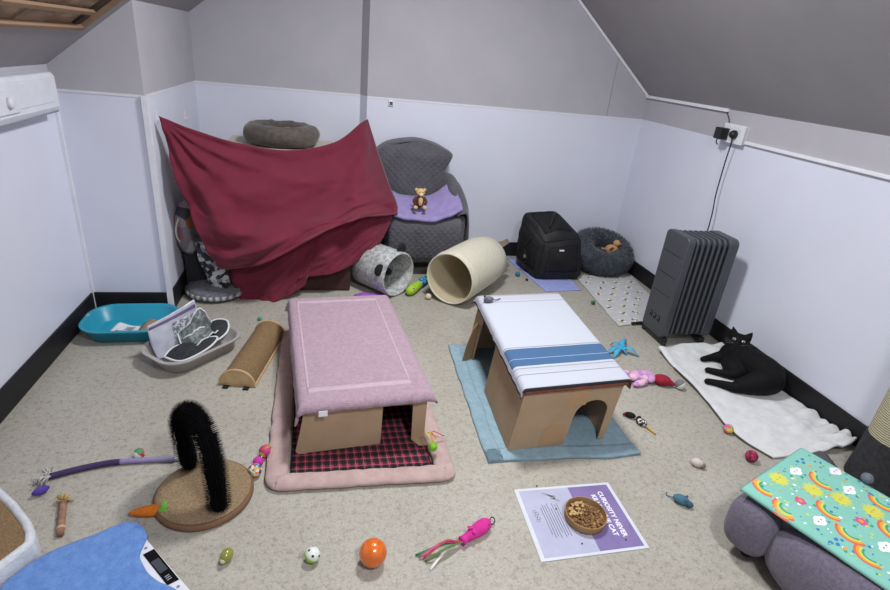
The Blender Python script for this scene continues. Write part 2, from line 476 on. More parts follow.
def striped_towel():
    t = NT('striped_towel'); u, v = t.uv()
    W, B, D, Gy, L = hx('#bcc0ca'), hx('#43658c'), hx('#26292f'), hx('#92959f'), hx('#b9bac6')
    c = t.ramp(v, [(0, D), (.009, W), (.098, Gy), (.108, W), (.125, L), (.15, Gy), (.16, W), (.172, B), (.232, hx('#9db4d2')), (.237, B), (.325, L), (.335, Gy), (.342, W), (.845, Gy), (.852, W),
                   (.875, hx('#b9b7c4')), (.93, Gy), (.94, hx('#b9b7c4')), (.965, hx('#76757f')), (.975, hx('#b9b7c4')), (1, D)], 'CONSTANT')
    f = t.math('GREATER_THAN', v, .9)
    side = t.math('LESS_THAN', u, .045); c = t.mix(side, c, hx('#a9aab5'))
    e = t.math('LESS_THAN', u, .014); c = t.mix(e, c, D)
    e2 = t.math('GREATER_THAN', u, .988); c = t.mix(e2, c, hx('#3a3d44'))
    t.l(c, t.b.inputs['Base Color']); t.b.inputs['Roughness'].default_value = .95
    t.bump(t.noise(t.coord(), 190, 2), .35, .004); return t.m
def voro(name, cols, scale, rough=.8, bump=0):
    t = NT(name); co = t.coord(); x = t.n('ShaderNodeTexVoronoi'); x.inputs['Scale'].default_value = scale; t.l(co, x.inputs['Vector'])
    sp = t.n('ShaderNodeSeparateXYZ'); t.l(x.outputs['Color'], sp.inputs[0])
    n = len(cols); t.l(t.ramp(sp.outputs[0], [(i / n, hx(c)) for i, c in enumerate(cols)], 'CONSTANT'), t.b.inputs['Base Color'])
    t.b.inputs['Roughness'].default_value = rough
    if bump: t.bump(x.outputs['Distance'], bump, .004)
    return t.m
def wrapped(name, c1, c2, f=190, axis=2):
    t = NT(name); co = t.coord(); sx = t.n('ShaderNodeSeparateXYZ'); t.l(co, sx.inputs[0])
    w = t.math('ADD', t.math('MULTIPLY', sx.outputs[axis], f), t.math('MULTIPLY', t.noise(co, 40, 3), 5.))
    h = t.math('ADD', t.math('MULTIPLY', t.math('SINE', w), .5), .5)
    t.l(t.mix(h, hx(c2), hx(c1)), t.b.inputs['Base Color']); t.b.inputs['Roughness'].default_value = .95
    t.bump(h, .8, .006); return t.m
TARTAN, QUILT, STRIPED = tartan(), quilt(), striped_towel()

# ------------------------------------------------------------------ cardboard houses
def cardbox(M, w, l, h, door, name_label, loc, tape=None, side_hole=None, arch=False):
    t = thing('cardboard_house', name_label, 'cat house', loc)
    th = .006
    # front panel with the doorway cut out
    x0, x1, dz = door
    if arch:
        top = []
        rr = (x1 - x0) / 2
        for k in range(13):
            a = pi - pi * k / 12; top.append((x0 + rr + rr * cos(a), dz - rr * .9 + rr * .9 * sin(a)))
        hole = [(x0 - .004, 0)] + top + [(x1 + .008, 0)]
    else: hole = [(x0, 0), (x0 + .004, dz), (x1, dz - .004), (x1 + .004, 0)]
    g = G(); g.prism([(0, 0)] + hole + [(w, 0), (w, h), (0, h)], 0, th, 'y', 0, M); obj('front_panel', g, [CARD], t)
    g = G().box((0, l - th, 0), (w, l, h), 0, M); obj('back_panel', g, CARD, t)
    g = G().box((w - th, th, 0), (w, l - th, h), 0, M); obj('side_panel', g, CARD, t)
    g = G()
    if side_hole:
        a, b, zz = side_hole
        g.prism([(th, 0), (a, 0), (a + .01, zz), (b, zz + .015), (b + .02, .0), (l - th, 0), (l - th, h), (th, h)], 0, th, 'x', 0, M)
    else: g.box((0, th, 0), (th, l - th, h), 0, M)
    obj('side_panel', g, CARD, t)
    g = G().box((.001, .001, h), (w - .001, l - .001, h + .006), 0, M); obj('roof_panel', g, CARD, t)
    return t
A1 = Matrix.Translation(V((-.085, 1.822, .0125))) @ Matrix.Rotation(radians(5.8), 4, 'Z')
W1, L1, H1 = .518, .98, .243
h1 = cardbox(A1, W1, L1, H1, (.318, .455, .198), 'low cardboard house with square doorway standing on the plaid pet bed', (-.1, 1.845, .027))
g = G().prism([(-.0, .0), (-.03, .002), (-.042, .016), (-.02, .13), (-.008, .2), (0, .2)], -.004, .002, 'y', 0, A1); obj('flap', g, CARD, h1, label='torn cardboard flap curling out at the corner')
g = G().prism([(.458, .0), (.515, .0), (.54, -.06), (.48, -.045)], 0, .004, 'z', 0, A1 @ Matrix.Translation(V((0, 0, .001)))); obj('flap', g, CARD, h1)
P = drape(W1, L1, H1 + .009, .085, .04, .042, .05, A1, 60, 84, r=.02, amp=.004, seed=2.)
tw = obj('pink_towel', G().sheet(P, .007), PINK_TERRY, None, (.1, 2.3, H1 + .04), smooth=True); tag(tw, 'pink terry towel draped over the low cardboard house', 'towel')
def on(P, u, v):
    nv, nu = len(P), len(P[0]); return P[int(v * (nv-1))][int(u * (nu-1))]
def band_on(P, u0, u1, v0, v1, lift, t):
    nv, nu = len(P), len(P[0]); i0, i1, j0, j1 = int(u0*(nu-1)), int(u1*(nu-1)), int(v0*(nv-1)), int(v1*(nv-1))
    Q = []
    for j in range(j0, max(j1, j0 + 1) + 1):
        r = []
        for i in range(i0, max(i1, i0 + 1) + 1):
            a = P[j][min(i+1, nu-1)] - P[j][max(i-1, 0)]; b = P[min(j+1, nv-1)][i] - P[max(j-1, 0)][i]
            r.append(P[j][i] + a.cross(b).normalized() * lift)
        Q.append(r)
    return G().sheet(Q, t)
BANDM = mat('pink_woven_band', '#bda6b2', .9, '#b59da9', 30, bump=.15, bs=200)
for q in ((.16, .86, .105, .135), (.16, .86, .90, .93), (.16, .185, .14, .895), (.835, .86, .14, .895)):
    obj('woven_border', band_on(P, *q, .0066, .0012), BANDM, tw, smooth=True)
a = on(P, .17, 0.0)
obj('care_label', G().box((-.018, -.002, -.012), (.018, .0, .014), 0, TR(a + V((.045, -.012, .002)), .1)), mat('white_label', '#efeef2', .8), tw)

SHR = Matrix(((1, .055, .11, 0), (.07, 1, 0, 0), (0, 0, 1, 0), (0, 0, 0, 1)))       # the box leans a little to the right
A2 = Matrix.Translation(V((.792, 1.757, .0115))) @ Matrix.Rotation(radians(1.0), 4, 'Z') @ SHR
W2, L2, H2 = .495, .90, .325
h2 = cardbox(A2, W2, L2, H2, (.285, .455, .235), 'taller cardboard house with arched doorway standing on the light blue towel', (.808, 1.79, .008), side_hole=(.46, .75, .27), arch=True)
TAPE = mat('brown_packing_tape', '#b3906a', .45, '#ad8a64', 9, coat=.1)
obj('packing_tape', G().box((.235, -.0012, .215), (.325, 0, .329), 0, A2), TAPE, h2)
obj('packing_tape', G().prism([(.15, .0), (.15, .085), (.18, .115), (.24, .118), (.268, .09), (.27, .0)], -.0012, 0, 'y', 0, A2), TAPE, h2)
g = G().prism([(0, 0), (.006, .22), (.02, .235), (.045, .20), (.065, .10), (.07, .0)], 0, .005, 'y', 0, A2 @ Matrix.Translation(V((-.002, .79, 0))) @ Matrix.Rotation(radians(205), 4, 'Z')); obj('flap', g, CARD_DARK, h2, label='brown cardboard flap folded outward beside the side opening')
# rust throw under the striped towel
RUST = mat('rust_fabric', '#8a5140', .95, '#7a4436', 20, bump=.3, bs=120)
P = drape(W2, L2, H2 + .008, .012, .04, .026, .01, A2, 40, 56, r=.008, amp=.001, seed=5.)
o = obj('rust_throw', G().sheet(P, .005), RUST, None, (1.0, 2.2, H2), smooth=True); tag(o, 'rust coloured cloth whose edge shows beneath the striped towel', 'cloth')
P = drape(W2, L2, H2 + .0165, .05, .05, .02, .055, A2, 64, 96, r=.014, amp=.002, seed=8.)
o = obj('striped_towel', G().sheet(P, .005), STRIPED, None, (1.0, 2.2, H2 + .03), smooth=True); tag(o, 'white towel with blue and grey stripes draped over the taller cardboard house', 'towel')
# bed and towel below the houses
t = thing('pet_bed', 'flat plaid pet bed with plush pink border under the low cardboard house', 'pet bed', (.13, 2.25, 0))
BC = [(-.192, 1.655), (.49, 1.645), (.40, 2.96), (-.215, 2.9)]
P = flat_quad([(BC[0][0]+.05, BC[0][1]+.05), (BC[1][0]-.05, BC[1][1]+.05), (BC[2][0]-.05, BC[2][1]-.05), (BC[3][0]+.05, BC[3][1]-.05)], 24, 40, .004, 0)
obj('plaid_cushion', G().sheet(P, .007), TARTAN, t, smooth=True)
def border():
    pts = []
    for k in range(4):
        a, b = V((*BC[k], 0)), V((*BC[(k+1) % 4], 0))
        pts += [a + (b - a) * f for f in (.03, .2, .35, .5, .65, .8, .97)]
    pth = curve(pts + [pts[0]], 180)[:-1]; n = len(pth); m = 16; vs = []; fs = []
    for i, p in enumerate(pth):
        t_ = (pth[(i+1) % n] - pth[i-1]).normalized(); nn = V((t_.y, -t_.x, 0)); r = .043 * (1 + .10*nz(p, 16)); puff = .8 + .55*abs(sin(i * .36 + 2*nz(p, 5)))**.6
        for k in range(m):
            a = 2*pi*k/m; q = p + nn*(r*cos(a)) + V((0, 0, .017 + (.0165*sin(a) if sin(a) < 0 else .017*puff*sin(a)))); q += nn * .006*nz(p, 20); vs.append(q)
    for i in range(n):
        for k in range(m): fs.append((i*m+k, ((i+1) % n)*m+k, ((i+1) % n)*m+(k+1) % m, i*m+(k+1) % m))
    return obj('plush_border', G().add(vs, fs), BEIGE_PINK, t, smooth=True)
border()
P = flat_quad([(.685, 1.70), (1.42, 1.678), (1.39, 2.72), (.715, 2.70)], 60, 70, .0015, .004, 7, 1., .012)
o = obj('blue_towel', G().sheet(P, .006), LIGHT_BLUE, None, (1.05, 2.2, 0), smooth=True); tag(o, 'light blue towel spread on the floor under the taller cardboard house', 'towel')
obj('hem', G().sheet([[p + V((0, 0, .0065)) for p in r] for r in P[0:6]], .004), LIGHT_BLUE, o, smooth=True)
obj('hem', G().sheet([[p + V((0, 0, .0065)) for p in r[0:7]] for r in P], .004), LIGHT_BLUE, o, smooth=True)
obj('care_label', G().box((.745, 1.712, .001), (.79, 1.722, .004)), mat('yellow_label', '#d9cf6a', .8), o)
# small grey toy mouse lying on the striped towel
t = thing('toy_mouse', 'small grey toy mouse lying on back corner of the striped towel', 'cat toy', (.887, 2.572, .358))
GREYFELT = mat('grey_felt', '#6f7280', .95, '#5c5f6c', 60, bump=.4, bs=200)
g = G().ball((.885, 2.575, .377), (.032, .019, .016), M=Matrix.Rotation(.25, 4, 'Z')); obj('body', g, GREYFELT, t, smooth=True)
obj('ear', G().ball((.868, 2.56, .388), (.008, .003, .008)), GREYFELT, t, smooth=True); obj('ear', G().ball((.866, 2.588, .388), (.008, .003, .008)), GREYFELT, t, smooth=True)
obj('tail', G().tube(curve([(.91, 2.58, .371), (.94, 2.592, .366), (.965, 2.61, .366)], 10), .003, 6), GREYFELT, t, smooth=True)
# purple cloth behind the pink house
P = surf(Vg([[(.17, 3.26, .002), (.24, 3.22, .03), (.33, 3.22, .03), (.40, 3.26, .002)], [(.15, 3.34, .002), (.23, 3.33, .05), (.33, 3.34, .04), (.42, 3.33, .002)], [(.19, 3.42, .002), (.26, 3.41, .03), (.34, 3.41, .025), (.40, 3.40, .002)]]), 24, 14)
rumple(P, .012, 14, 1., .002)
o = obj('purple_cloth', G().sheet(P, .004), mat('purple_cloth', '#a45fc4', .9, '#8f4bb0', 20), None, (.3, 3.33, 0), smooth=True); tag(o, 'crumpled bright purple cloth on the floor behind the pink towel', 'cloth')

# ------------------------------------------------------------------ red sheet tent, shelf, things behind it
RG = [[(-0.903, 3.28, 1.146), (-0.748, 3.4, 1.066), (-0.529, 3.55, 0.981), (-0.24, 3.68, 0.934), (0.051, 3.88, 0.971), (0.239, 4.1, 1.083), (0.296, 4.2, 1.103)], [(-0.869, 3.3, 0.906), (-0.706, 3.36, 0.846), (-0.481, 3.46, 0.787), (-0.193, 3.56, 0.753), (0.071, 3.7, 0.768), (0.244, 3.8, 0.853), (0.379, 4.08, 0.871)], [(-0.807, 3.31, 0.644), (-0.654, 3.3, 0.598), (-0.452, 3.36, 0.549), (-0.173, 3.46, 0.568), (0.083, 3.58, 0.654), (0.231, 3.62, 0.684), (0.449, 3.94, 0.688)], [(-0.728, 3.31, 0.408), (-0.551, 3.28, 0.377), (-0.335, 3.27, 0.452), (-0.108, 3.37, 0.531), (0.082, 3.47, 0.568), (0.235, 3.52, 0.608), (0.502, 3.82, 0.571)], [(-0.648, 3.31, 0.243), (-0.511, 3.28, 0.264), (-0.3, 3.24, 0.358), (-0.057, 3.31, 0.486), (0.094, 3.38, 0.535), (0.232, 3.45, 0.566), (0.506, 3.76, 0.512)]]
RA = [[(-0.669, 3.37, 0.328), (-0.49, 3.34, 0.357), (-0.262, 3.32, 0.416), (-0.058, 3.38, 0.489)], [(-0.619, 3.35, 0.144), (-0.462, 3.32, 0.158), (-0.246, 3.3, 0.254), (-0.084, 3.36, 0.345)], [(-0.549, 3.3, -0.026), (-0.39, 3.27, -0.019), (-0.252, 3.29, 0.03), (-0.143, 3.33, 0.092)]]
RB = [[(-0.12, 3.36, 0.507), (0.049, 3.42, 0.534), (0.249, 3.53, 0.605), (0.484, 3.68, 0.601)], [(-0.147, 3.34, 0.337), (0.005, 3.38, 0.339), (0.231, 3.47, 0.412), (0.442, 3.62, 0.456)], [(-0.187, 3.32, 0.147), (-0.007, 3.35, 0.165), (0.193, 3.42, 0.219), (0.37, 3.54, 0.332)]]
t = thing('red_sheet', 'dark red sheet hung as a tent from alcove edges over the shelf', 'sheet', (-.3, 3.4, 0))
def folds(P, amp, s, seed, extra=None):
    N = []
    for j, r in enumerate(P):
        for i, p in enumerate(r):
            u, v = i / (len(r)-1), j / (len(P)-1)
            d = nz((u * 3 + v * 4, v * 1.2 - u * 2, seed), s) * amp * (.3 + v) + nz((u * 9, v * 9, seed), s) * amp * .25
            if extra: d += extra(u, v)
            N.append((i, j, d))
    for i, j, d in N:
        P[j][i] = P[j][i] + V((-.15, -.95, .12)) * d
    return P
def sag(u, v):
    # swags running from the left corner to the right edge, creases fanning out of both pinned corners
    e = 0
    for c, k, a in ((.60, .20, .05), (.80, .12, .04), (.34, .2, .022)):
        e += a * math.exp(-((v - c + .35 * (u - .2) ** 2 * (1 if u > .2 else -1)) / k * 2) ** 2) * math.exp(-((u - .25) / .35) ** 2)
    r1, t1 = sqrt(u*u + v*v) + 1e-6, atan2(v, u + 1e-6); r2, t2 = sqrt((1-u)**2 + v*v) + 1e-6, atan2(v, 1 - u + 1e-6)
    e += .024 * sin(t1*15 + 2*sin(r1*3)) * math.exp(-r1*1.1) * min(1, r1*4) + .014 * sin(t2*13 + 1.5*sin(r2*4)) * math.exp(-r2*1.4) * min(1, r2*4)
    e += .030 * v ** 5 + .022 * abs(nz((u*7 + v*3, v*5, 2), 1)) * v
    return e
P = surf(Vg(RG), 110, 90); folds(P, .045, 1.8, 3., sag)
obj('upper_layer', G().sheet(P, .004), RED, t, smooth=True)
hem = [[p + V((0, -.004, 0)) for p in P[j]] for j in (-4, -3, -2, -1)]
obj('hem', G().sheet(hem, .006), RED, t, smooth=True)
P = surf([[p + V((0, .06, 0)) for p in r] for r in Vg(RA)], 50, 50); folds(P, .018, 2.4, 9., lambda u, v: .012*sin(u*11 + v*3)); obj('lower_layer', G().sheet(P, .004), RED, t, smooth=True)
P = surf([[p + V((0, .06, 0)) for p in r] for r in Vg(RB)], 54, 50); folds(P, .018, 2.4, 14., lambda u, v: .012*sin(u*13 - v*4)); obj('lower_layer', G().sheet(P, .004), RED, t, smooth=True)
t = thing('cat_shelf', 'beige carpeted cat shelf under the red sheet with posts', 'shelf', (-.25, 4.0, 0))
BEIGE_CARPET = mat('beige_carpet', '#c9c2b2', .95, '#bdb5a4', 60, bump=.4, bs=200)
obj('platform', G().box((-.70, 3.86, .855), (.04, 4.36, .898)), BEIGE_CARPET, t, bevel=.01)
for x, y in ((-.64, 3.92), (-.02, 3.92), (-.64, 4.3), (-.02, 4.3)): obj('post', G().box((x - .025, y - .025, 0), (x + .025, y + .025, .855)), WOODPALE, t)
obj('carpet_board', G().box((-.86, 3.74, .36), (-.52, 4.25, .62)), mat('grey_carpet', '#77777c', .95, '#5f5f66', 70, bump=.5, bs=200), t, bevel=.02)
# round bed on the shelf
TAUPE = mat('taupe_plush', '#655d58', .95, '#514944', 30, bump=.5, bs=120, sheen=.25)
def torus(c, R, r, n=56, m=18, sx=1, sy=1, zsq=1, M=None, amp=0, s=8, seed=0):
    vs = []; fs = []
    for i in range(n):
        a = 2*pi*i/n
        for k in range(m):
            b = 2*pi*k/m; rr = r * (1 + amp * nz((cos(a)*2, sin(a)*2, k*.15 + seed), s * .35))
            p = V(((R + rr*cos(b)) * cos(a) * sx, (R + rr*cos(b)) * sin(a) * sy, rr * sin(b) * zsq))
            if M: p = M @ p
            vs.append(p + V(c))
    for i in range(n):
        for k in range(m):
            i2, k2 = (i+1) % n, (k+1) % m; fs.append((i*m+k, i2*m+k, i2*m+k2, i*m+k2))
    return G().add(vs, fs)
t = thing('round_bed', 'round taupe plush pet bed resting on top of the red-draped shelf', 'pet bed', (-.315, 4.09, .899))
obj('bolster', torus((-.32, 4.09, .972), .182, .062, sx=1.08, amp=.16, zsq=1.12), TAUPE, t, smooth=True)
obj('base_cushion', G().lathe([(.02, 0), (.16, 0), (.17, .02), (.16, .045), (.02, .05)], 40, TR((-.32, 4.09, .8995))), TAUPE, t, smooth=True)
# brown storage cube
t = thing('storage_cube', 'dark brown fabric storage cube under the red sheet', 'storage box', (.02, 3.68, 0))
BROWN = mat('brown_fabric_box', '#4a2f2e', .9, '#3e2625', 20, bump=.2, bs=150)
obj('body', G().box((-.2, 3.5, .002), (.16, 3.86, .235)), BROWN, t, bevel=.012); obj('lid', G().box((-.206, 3.494, .2365), (.166, 3.866, .26)), BROWN, t, bevel=.008)
# cushions and cloths at the left of the alcove
FLORAL = voro('floral_print', ['#8f878c', '#8f6468', '#77747a', '#9a5836', '#6b6c76', '#3c3a42', '#a39a9c'], 16)
t = thing('floral_cushion', 'pink and orange floral cushion propped in the alcove behind the red sheet', 'cushion', (-.85, 3.66, .4))
g = G().ball((0, 0, 0), (.075, .14, .19), 28, 20); g.v = [V((math.copysign(abs(p.x) ** .8, p.x) * .6, math.copysign(min(abs(p.y) * 1.15, .14), p.y), math.copysign(min(abs(p.z) * 1.1, .18), p.z))) for p in g.v]
g.xf(TR((-.84, 3.56, .44), -.5, 0, .05)); obj('cover', g, FLORAL, t, smooth=True)
obj('piping', torus((0, 0, 0), .15, .006, sx=.9, sy=1.1).xf(TR((-.84, 3.56, .44), -.5, 0, .05) @ Matrix.Rotation(pi/2, 4, 'Y')), mat('cream_piping', '#d5cdc4', .9), t, smooth=True)
t = thing('alcove_crate', 'dark crate deep in the alcove carrying the floral cushion', 'crate', (-.8, 3.62, 0))
DK = mat('dark_crate', '#2b2b30', .8)
for lo, hi in (((-.91, 3.5, .0), (-.89, 3.78, .25)), ((-.75, 3.5, 0), (-.73, 3.78, .25)), ((-.89, 3.76, 0), (-.75, 3.78, .25)), ((-.89, 3.5, .03), (-.75, 3.515, .25))): obj('panel', G().box(lo, hi), DK, t)
obj('shelf', G().box((-.915, 3.49, .25), (-.725, 3.79, .262)), DK, t)
LEAF = voro('black_white_leaf_print', ['#2c2c30', '#b9bcc2', '#3b3b40', '#8a8d95', '#1f1f23', '#cfd2d6'], 38)
P = surf(Vg([[(-0.824, 3.42, 0.419), (-0.752, 3.4, 0.395), (-0.652, 3.38, 0.338)], [(-0.799, 3.42, 0.238), (-0.721, 3.38, 0.214), (-0.623, 3.36, 0.195)], [(-0.727, 3.4, 0.035), (-0.703, 3.39, 0.01), (-0.619, 3.37, 0.099)]]), 20, 30); folds(P, .02, 3, 4.)
o = obj('leaf_print_cloth', G().sheet(P, .004), LEAF, None, (-.7, 3.4, .2), smooth=True); tag(o, 'black and white leaf print cloth hanging beside the red sheet', 'cloth')
t = thing('floor_cushion', 'round grey carpet cushion on the floor in the alcove', 'cushion', (-.72, 3.47, 0))
obj('body', G().lathe([(.02, .001), (.17, .001), (.19, .035), (.175, .065), (.1, .078), (.01, .08)], 44, TR((-.72, 3.47, 0))), mat('grey_rug', '#7a7b80', .95, '#5e5f65', 60, bump=.5, bs=180), t, smooth=True)
obj('woven_edge', torus((-.72, 3.47, .034), .183, .014), wrapped('striped_edge', '#b4b5b7', '#5c5c60', 160, 0), t, smooth=True)

# ------------------------------------------------------------------ armchair
t = thing('armchair', 'small armchair under a charcoal quilted cover against the back wall', 'armchair', (.74, 4.0, 0))
LEGM = mat('dark_chair_leg', '#1c1a1a', .7)
for x, y in ((.47, 3.8), (1.0, 3.8), (.47, 4.22), (1.0, 4.22)): obj('leg', G().box((x-.02, y-.02, 0), (x+.02, y+.02, .09)), LEGM, t)
def blockm(poly, y0, y1, nseg=10, bulge=.02, seed=0):
    g = G(); n = len(poly); vs = []; fs = []
    for j in range(nseg + 1):
        y = y0 + (y1 - y0) * j / nseg
        k = 1 - .06 * (abs(j / nseg * 2 - 1) ** 4)
        cx = sum(p[0] for p in poly)/n; cz = sum(p[1] for p in poly)/n
        for p in poly: vs.append(V((cx + (p[0]-cx)*k, y, cz + (p[1]-cz)*k)) + V((0, nz((p[0]*3, p[1]*3, seed), 2) * bulge, 0)))
    for j in range(nseg):
        for i in range(n): fs.append((j*n+i, j*n+(i+1)%n, (j+1)*n+(i+1)%n, (j+1)*n+i))
    fs.append(list(range(n))[::-1]); fs.append([nseg*n+i for i in range(n)]); return g.add(vs, fs)
# seat block: side profile (y,z) swept in x
def swept_x(prof, x0, x1, n=14, amp=.012, s=9, end=.03):
    g = G(); m = len(prof); vs = []; fs = []
    cy = sum(p[0] for p in prof)/m; cz = sum(p[1] for p in prof)/m
    for j in range(n + 1):
        u = j / n; x = x0 + (x1 - x0) * u; k = 1 - end * (abs(2*u - 1) ** 6)
        for p in prof:
            q = V((x, cy + (p[0]-cy)*k, cz + (p[1]-cz)*k)); d = nz(q, s) * amp; vs.append(q + V((0, -d, d * .5)))
    for j in range(n):
        for i in range(m): fs.append((j*m+i, j*m+(i+1)%m, (j+1)*m+(i+1)%m, (j+1)*m+i))
    fs.append(list(range(m))[::-1]); fs.append([n*m+i for i in range(m)]); return g.add(vs, fs)
obj('seat', swept_x([(3.75,.085),(3.735,.2),(3.725,.32),(3.715,.42),(3.735,.47),(3.79,.495),(3.9,.525),(4.05,.565),(4.15,.58),(4.2,.5),(4.2,.085)], .44, 1.0, 22), QUILT, t, smooth=True, sub=1)
# backrest: rounded shield leaning on the wall
pb = [(.37,.45),(.36,.70),(.347,.84),(.365,.89),(.45,.95),(.58,.985),(.70,.99),(.82,.965),(.90,.93),(.957,.895),(.94,.84),(.905,.77),(.905,.7),(.92,.6),(.93,.45)]
pb = [(p.x, p.y) for p in curve([V((a, b, 0)) for a, b in pb], 40)]
g = blockm(pb, 4.085, 4.275, 10, .03, 2); obj('backrest', g, QUILT, t, smooth=True)
# right arm with the cover falling over it
ga = G(); ARM = Vg([[(.86,4.12,.60),(.90,4.13,.74),(.955,4.13,.745),(1.0,4.13,.68),(1.03,4.13,.45),(1.05,4.13,.2)],
 [(.90,3.98,.55),(.93,3.98,.67),(.99,3.98,.685),(1.045,3.98,.62),(1.06,3.98,.40),(1.065,3.98,.18)],
 [(.93,3.84,.52),(.96,3.84,.58),(1.015,3.84,.59),(1.055,3.84,.54),(1.06,3.84,.38),(1.075,3.84,.17)],
 [(.95,3.76,.50),(.975,3.74,.53),(1.02,3.74,.53),(1.045,3.75,.48),(1.06,3.76,.36),(1.07,3.77,.19)]])
P = surf(ARM, 26, 22); rumple(P, .012, 9, 4.); obj('arm_cover', G().sheet(P, .012), QUILT, t, smooth=True)
obj('arm', G().box((.93, 3.78, .09), (1.035, 4.2, .5)), QUILT, t, bevel=.03)
LP = [[(0.427, 4.06, 0.596), (0.593, 4.05, 0.543), (0.791, 4.05, 0.56), (0.932, 4.04, 0.665)], [(0.448, 3.93, 0.546), (0.601, 3.92, 0.516), (0.795, 3.92, 0.524), (0.98, 3.9, 0.6)], [(0.462, 3.82, 0.493), (0.594, 3.8, 0.481), (0.8, 3.8, 0.481), (0.994, 3.84, 0.562)], [(0.475, 3.74, 0.487), (0.599, 3.72, 0.467), (0.786, 3.72, 0.466), (0.986, 3.76, 0.538)]]
P = surf(Vg(LP), 36, 30); rumple(P, .008, 12, 6.)
P = [[p + V((0, -.004, .026)) for p in r] for r in P]
P.append([p + V((0, -.002, -.02)) for p in P[-1]])
o = obj('lilac_blanket', G().sheet(P[::-1], .005), LILAC, None, (.72, 3.9, .55), smooth=True); tag(o, 'lilac fleece blanket spread over the seat of the grey armchair', 'blanket')
# plush monkey
t = thing('plush_monkey', 'small brown and cream plush monkey sitting on the lilac blanket', 'plush toy', (.665, 3.8, .55))
CREAM = mat('cream_plush', '#d6b684', .95, '#c9a672', 50, bump=.4, bs=200); BRN = mat('brown_plush', '#5d3a2e', .95, '#4e3026', 50, bump=.4, bs=200)
bx, by, bz = .665, 3.79, .548
obj('body', G().ball((bx, by, bz + .05), (.034, .03, .048)), BRN, t, smooth=True); obj('belly', G().ball((bx + .003, by - .02, bz + .055), (.018, .016, .034)), CREAM, t, smooth=True)
hd = obj('head', G().ball((bx, by - .005, bz + .118), (.033, .03, .03)), CREAM, t, smooth=True)
for s in (-1, 1):
    obj('ear', G().ball((bx + s*.03, by, bz + .137), (.012, .006, .012)), CREAM, hd, smooth=True); obj('eye', G().ball((bx + .004 + s*.011, by - .033, bz + .124), .0035, 8, 6), BLACK_PLASTIC, hd, smooth=True)
    obj('arm', G().tube(curve([(bx + s*.028, by, bz + .08), (bx + s*.045, by - .015, bz + .055), (bx + s*.036, by - .03, bz + .035)], 8), .011, 10), BRN, t, smooth=True)
    obj('foot', G().ball((bx + s*.034, by - .04, bz + .014), (.016, .02, .013)), CREAM, t, smooth=True)
obj('muzzle', G().ball((bx + .003, by - .033, bz + .108), (.016, .01, .012)), mat('light_muzzle', '#e4cfa6', .95), hd, smooth=True)
# ------------------------------------------------------------------ plush tunnel with cat face, ivory pouf, fish
PLUSH_GREY = mat('speckled_grey_plush', '#c3c4c3', .95, '#8f9192', 38, .38, .62, bump=.5, bs=140, sheen=.2)
t = thing('plush_tunnel', 'speckled grey plush cat tunnel with two black ears by the armchair', 'cat tunnel', (.4, 3.62, 0))
TC = V((.28, 3.665, .163)); M = frame_z((.66, -.75, -.0), TC)
obj('tube', G().lathe([(.142, 0), (.158, .01), (.161, .16), (.162, .315), (.154, .325), (.146, .315), (.144, .16), (.142, .014)], 56, M, cap=False), PLUSH_GREY, t, smooth=True)
obj('back_panel', G().lathe([(.001, .0), (.141, .0), (.141, .012), (.001, .012)], 48, M), PLUSH_GREY, t, smooth=True)
BLK_PLUSH = mat('black_plush', '#1a1a1d', .95, '#232326', 40, bump=.4, bs=200)
hv = V((.75, .66, 0)); dv = V((.66, -.75, 0))
for a in (radians(158), radians(72)):
    c = TC + dv * .285 + (hv * cos(a) + V((0, 0, 1)) * sin(a)) * .178
    n = hv * cos(a) + V((0, 0, 1)) * sin(a); g = G().ball((0, 0, 0), (.043, .014, .046), 20, 14, M=None); g.xf(frame_z(n, c, dv)); obj('ear', g, BLK_PLUSH, t, smooth=True)
c = TC + dv * .25 + hv * -.035 + V((0, 0, .01)); pm = G()
for k in range(500):
    d = V((random.gauss(0, 1), random.gauss(0, 1), random.gauss(0, 1))); pm.spike(c, d, .033, .0025)
obj('pompom', pm.ball(c, .024), BLK_PLUSH, t, smooth=True); obj('string', G().tube([c, c + V((0, 0, .125))], .002, 6), BLK_PLUSH, t)
IVORY = mat('ivory_boucle', '#d2cdbb', .95, '#c8c2ae', 50, bump=.6, bs=120, bd=.006, sheen=.15)
IVIN = mat('ivory_lining', '#c3b79b', .9, '#b8ab8e', 10)
t = thing('ivory_pouf', 'ivory cylindrical pouf lying on its side with the opening forward', 'pouf', (1.05, 3.55, 0))
d = V((-.67, -.742, .0)); PS = 1.10; M = frame_z(d, (1.205, 3.705, .176*PS)) @ Matrix.Diagonal((PS, PS, PS*.93, 1))
obj('shell', G().lathe([(.001, 0), (.14, 0), (.163, .012), (.173, .12), (.174, .3), (.172, .48), (.168, .555), (.162, .56), (.158, .552), (.158, .02), (.001, .018)], 64, M, cap=False), IVORY, t, smooth=True)
obj('lining', G().lathe([(.001, .0185), (.1568, .021), (.1572, .545), (.1558, .545), (.1554, .0225), (.001, .0215)], 56, M, cap=False), IVIN, t, smooth=True)
OAK = mat('grey_oak', '#8d8170', .7, '#776b5b', 12)
for a in (radians(-35), radians(55), radians(145), radians(235)):
    g = G().lathe([(.03, 0), (.024, -.18)][::-1], 4, M @ Matrix.Translation(V((.122*cos(a), .122*sin(a), 0)))); obj('leg', g, OAK, t)
obj('seam', torus((0, 0, 0), .1705, .004, 64, 8).xf(M @ Matrix.Translation(V((0, 0, .5)))), IVORY, t, smooth=True)
t = thing('fish_kicker', 'lime green and blue plush fish toy between the plush tunnel and ivory pouf', 'cat toy', (.63, 3.53, 0))
LIME = mat('lime_plush', '#a9cf3b', .9, '#93ba2c', 30, bump=.3, bs=180)
d = V((.19, .272, 0)); e = V((.562, 3.402, .036)); g = G()
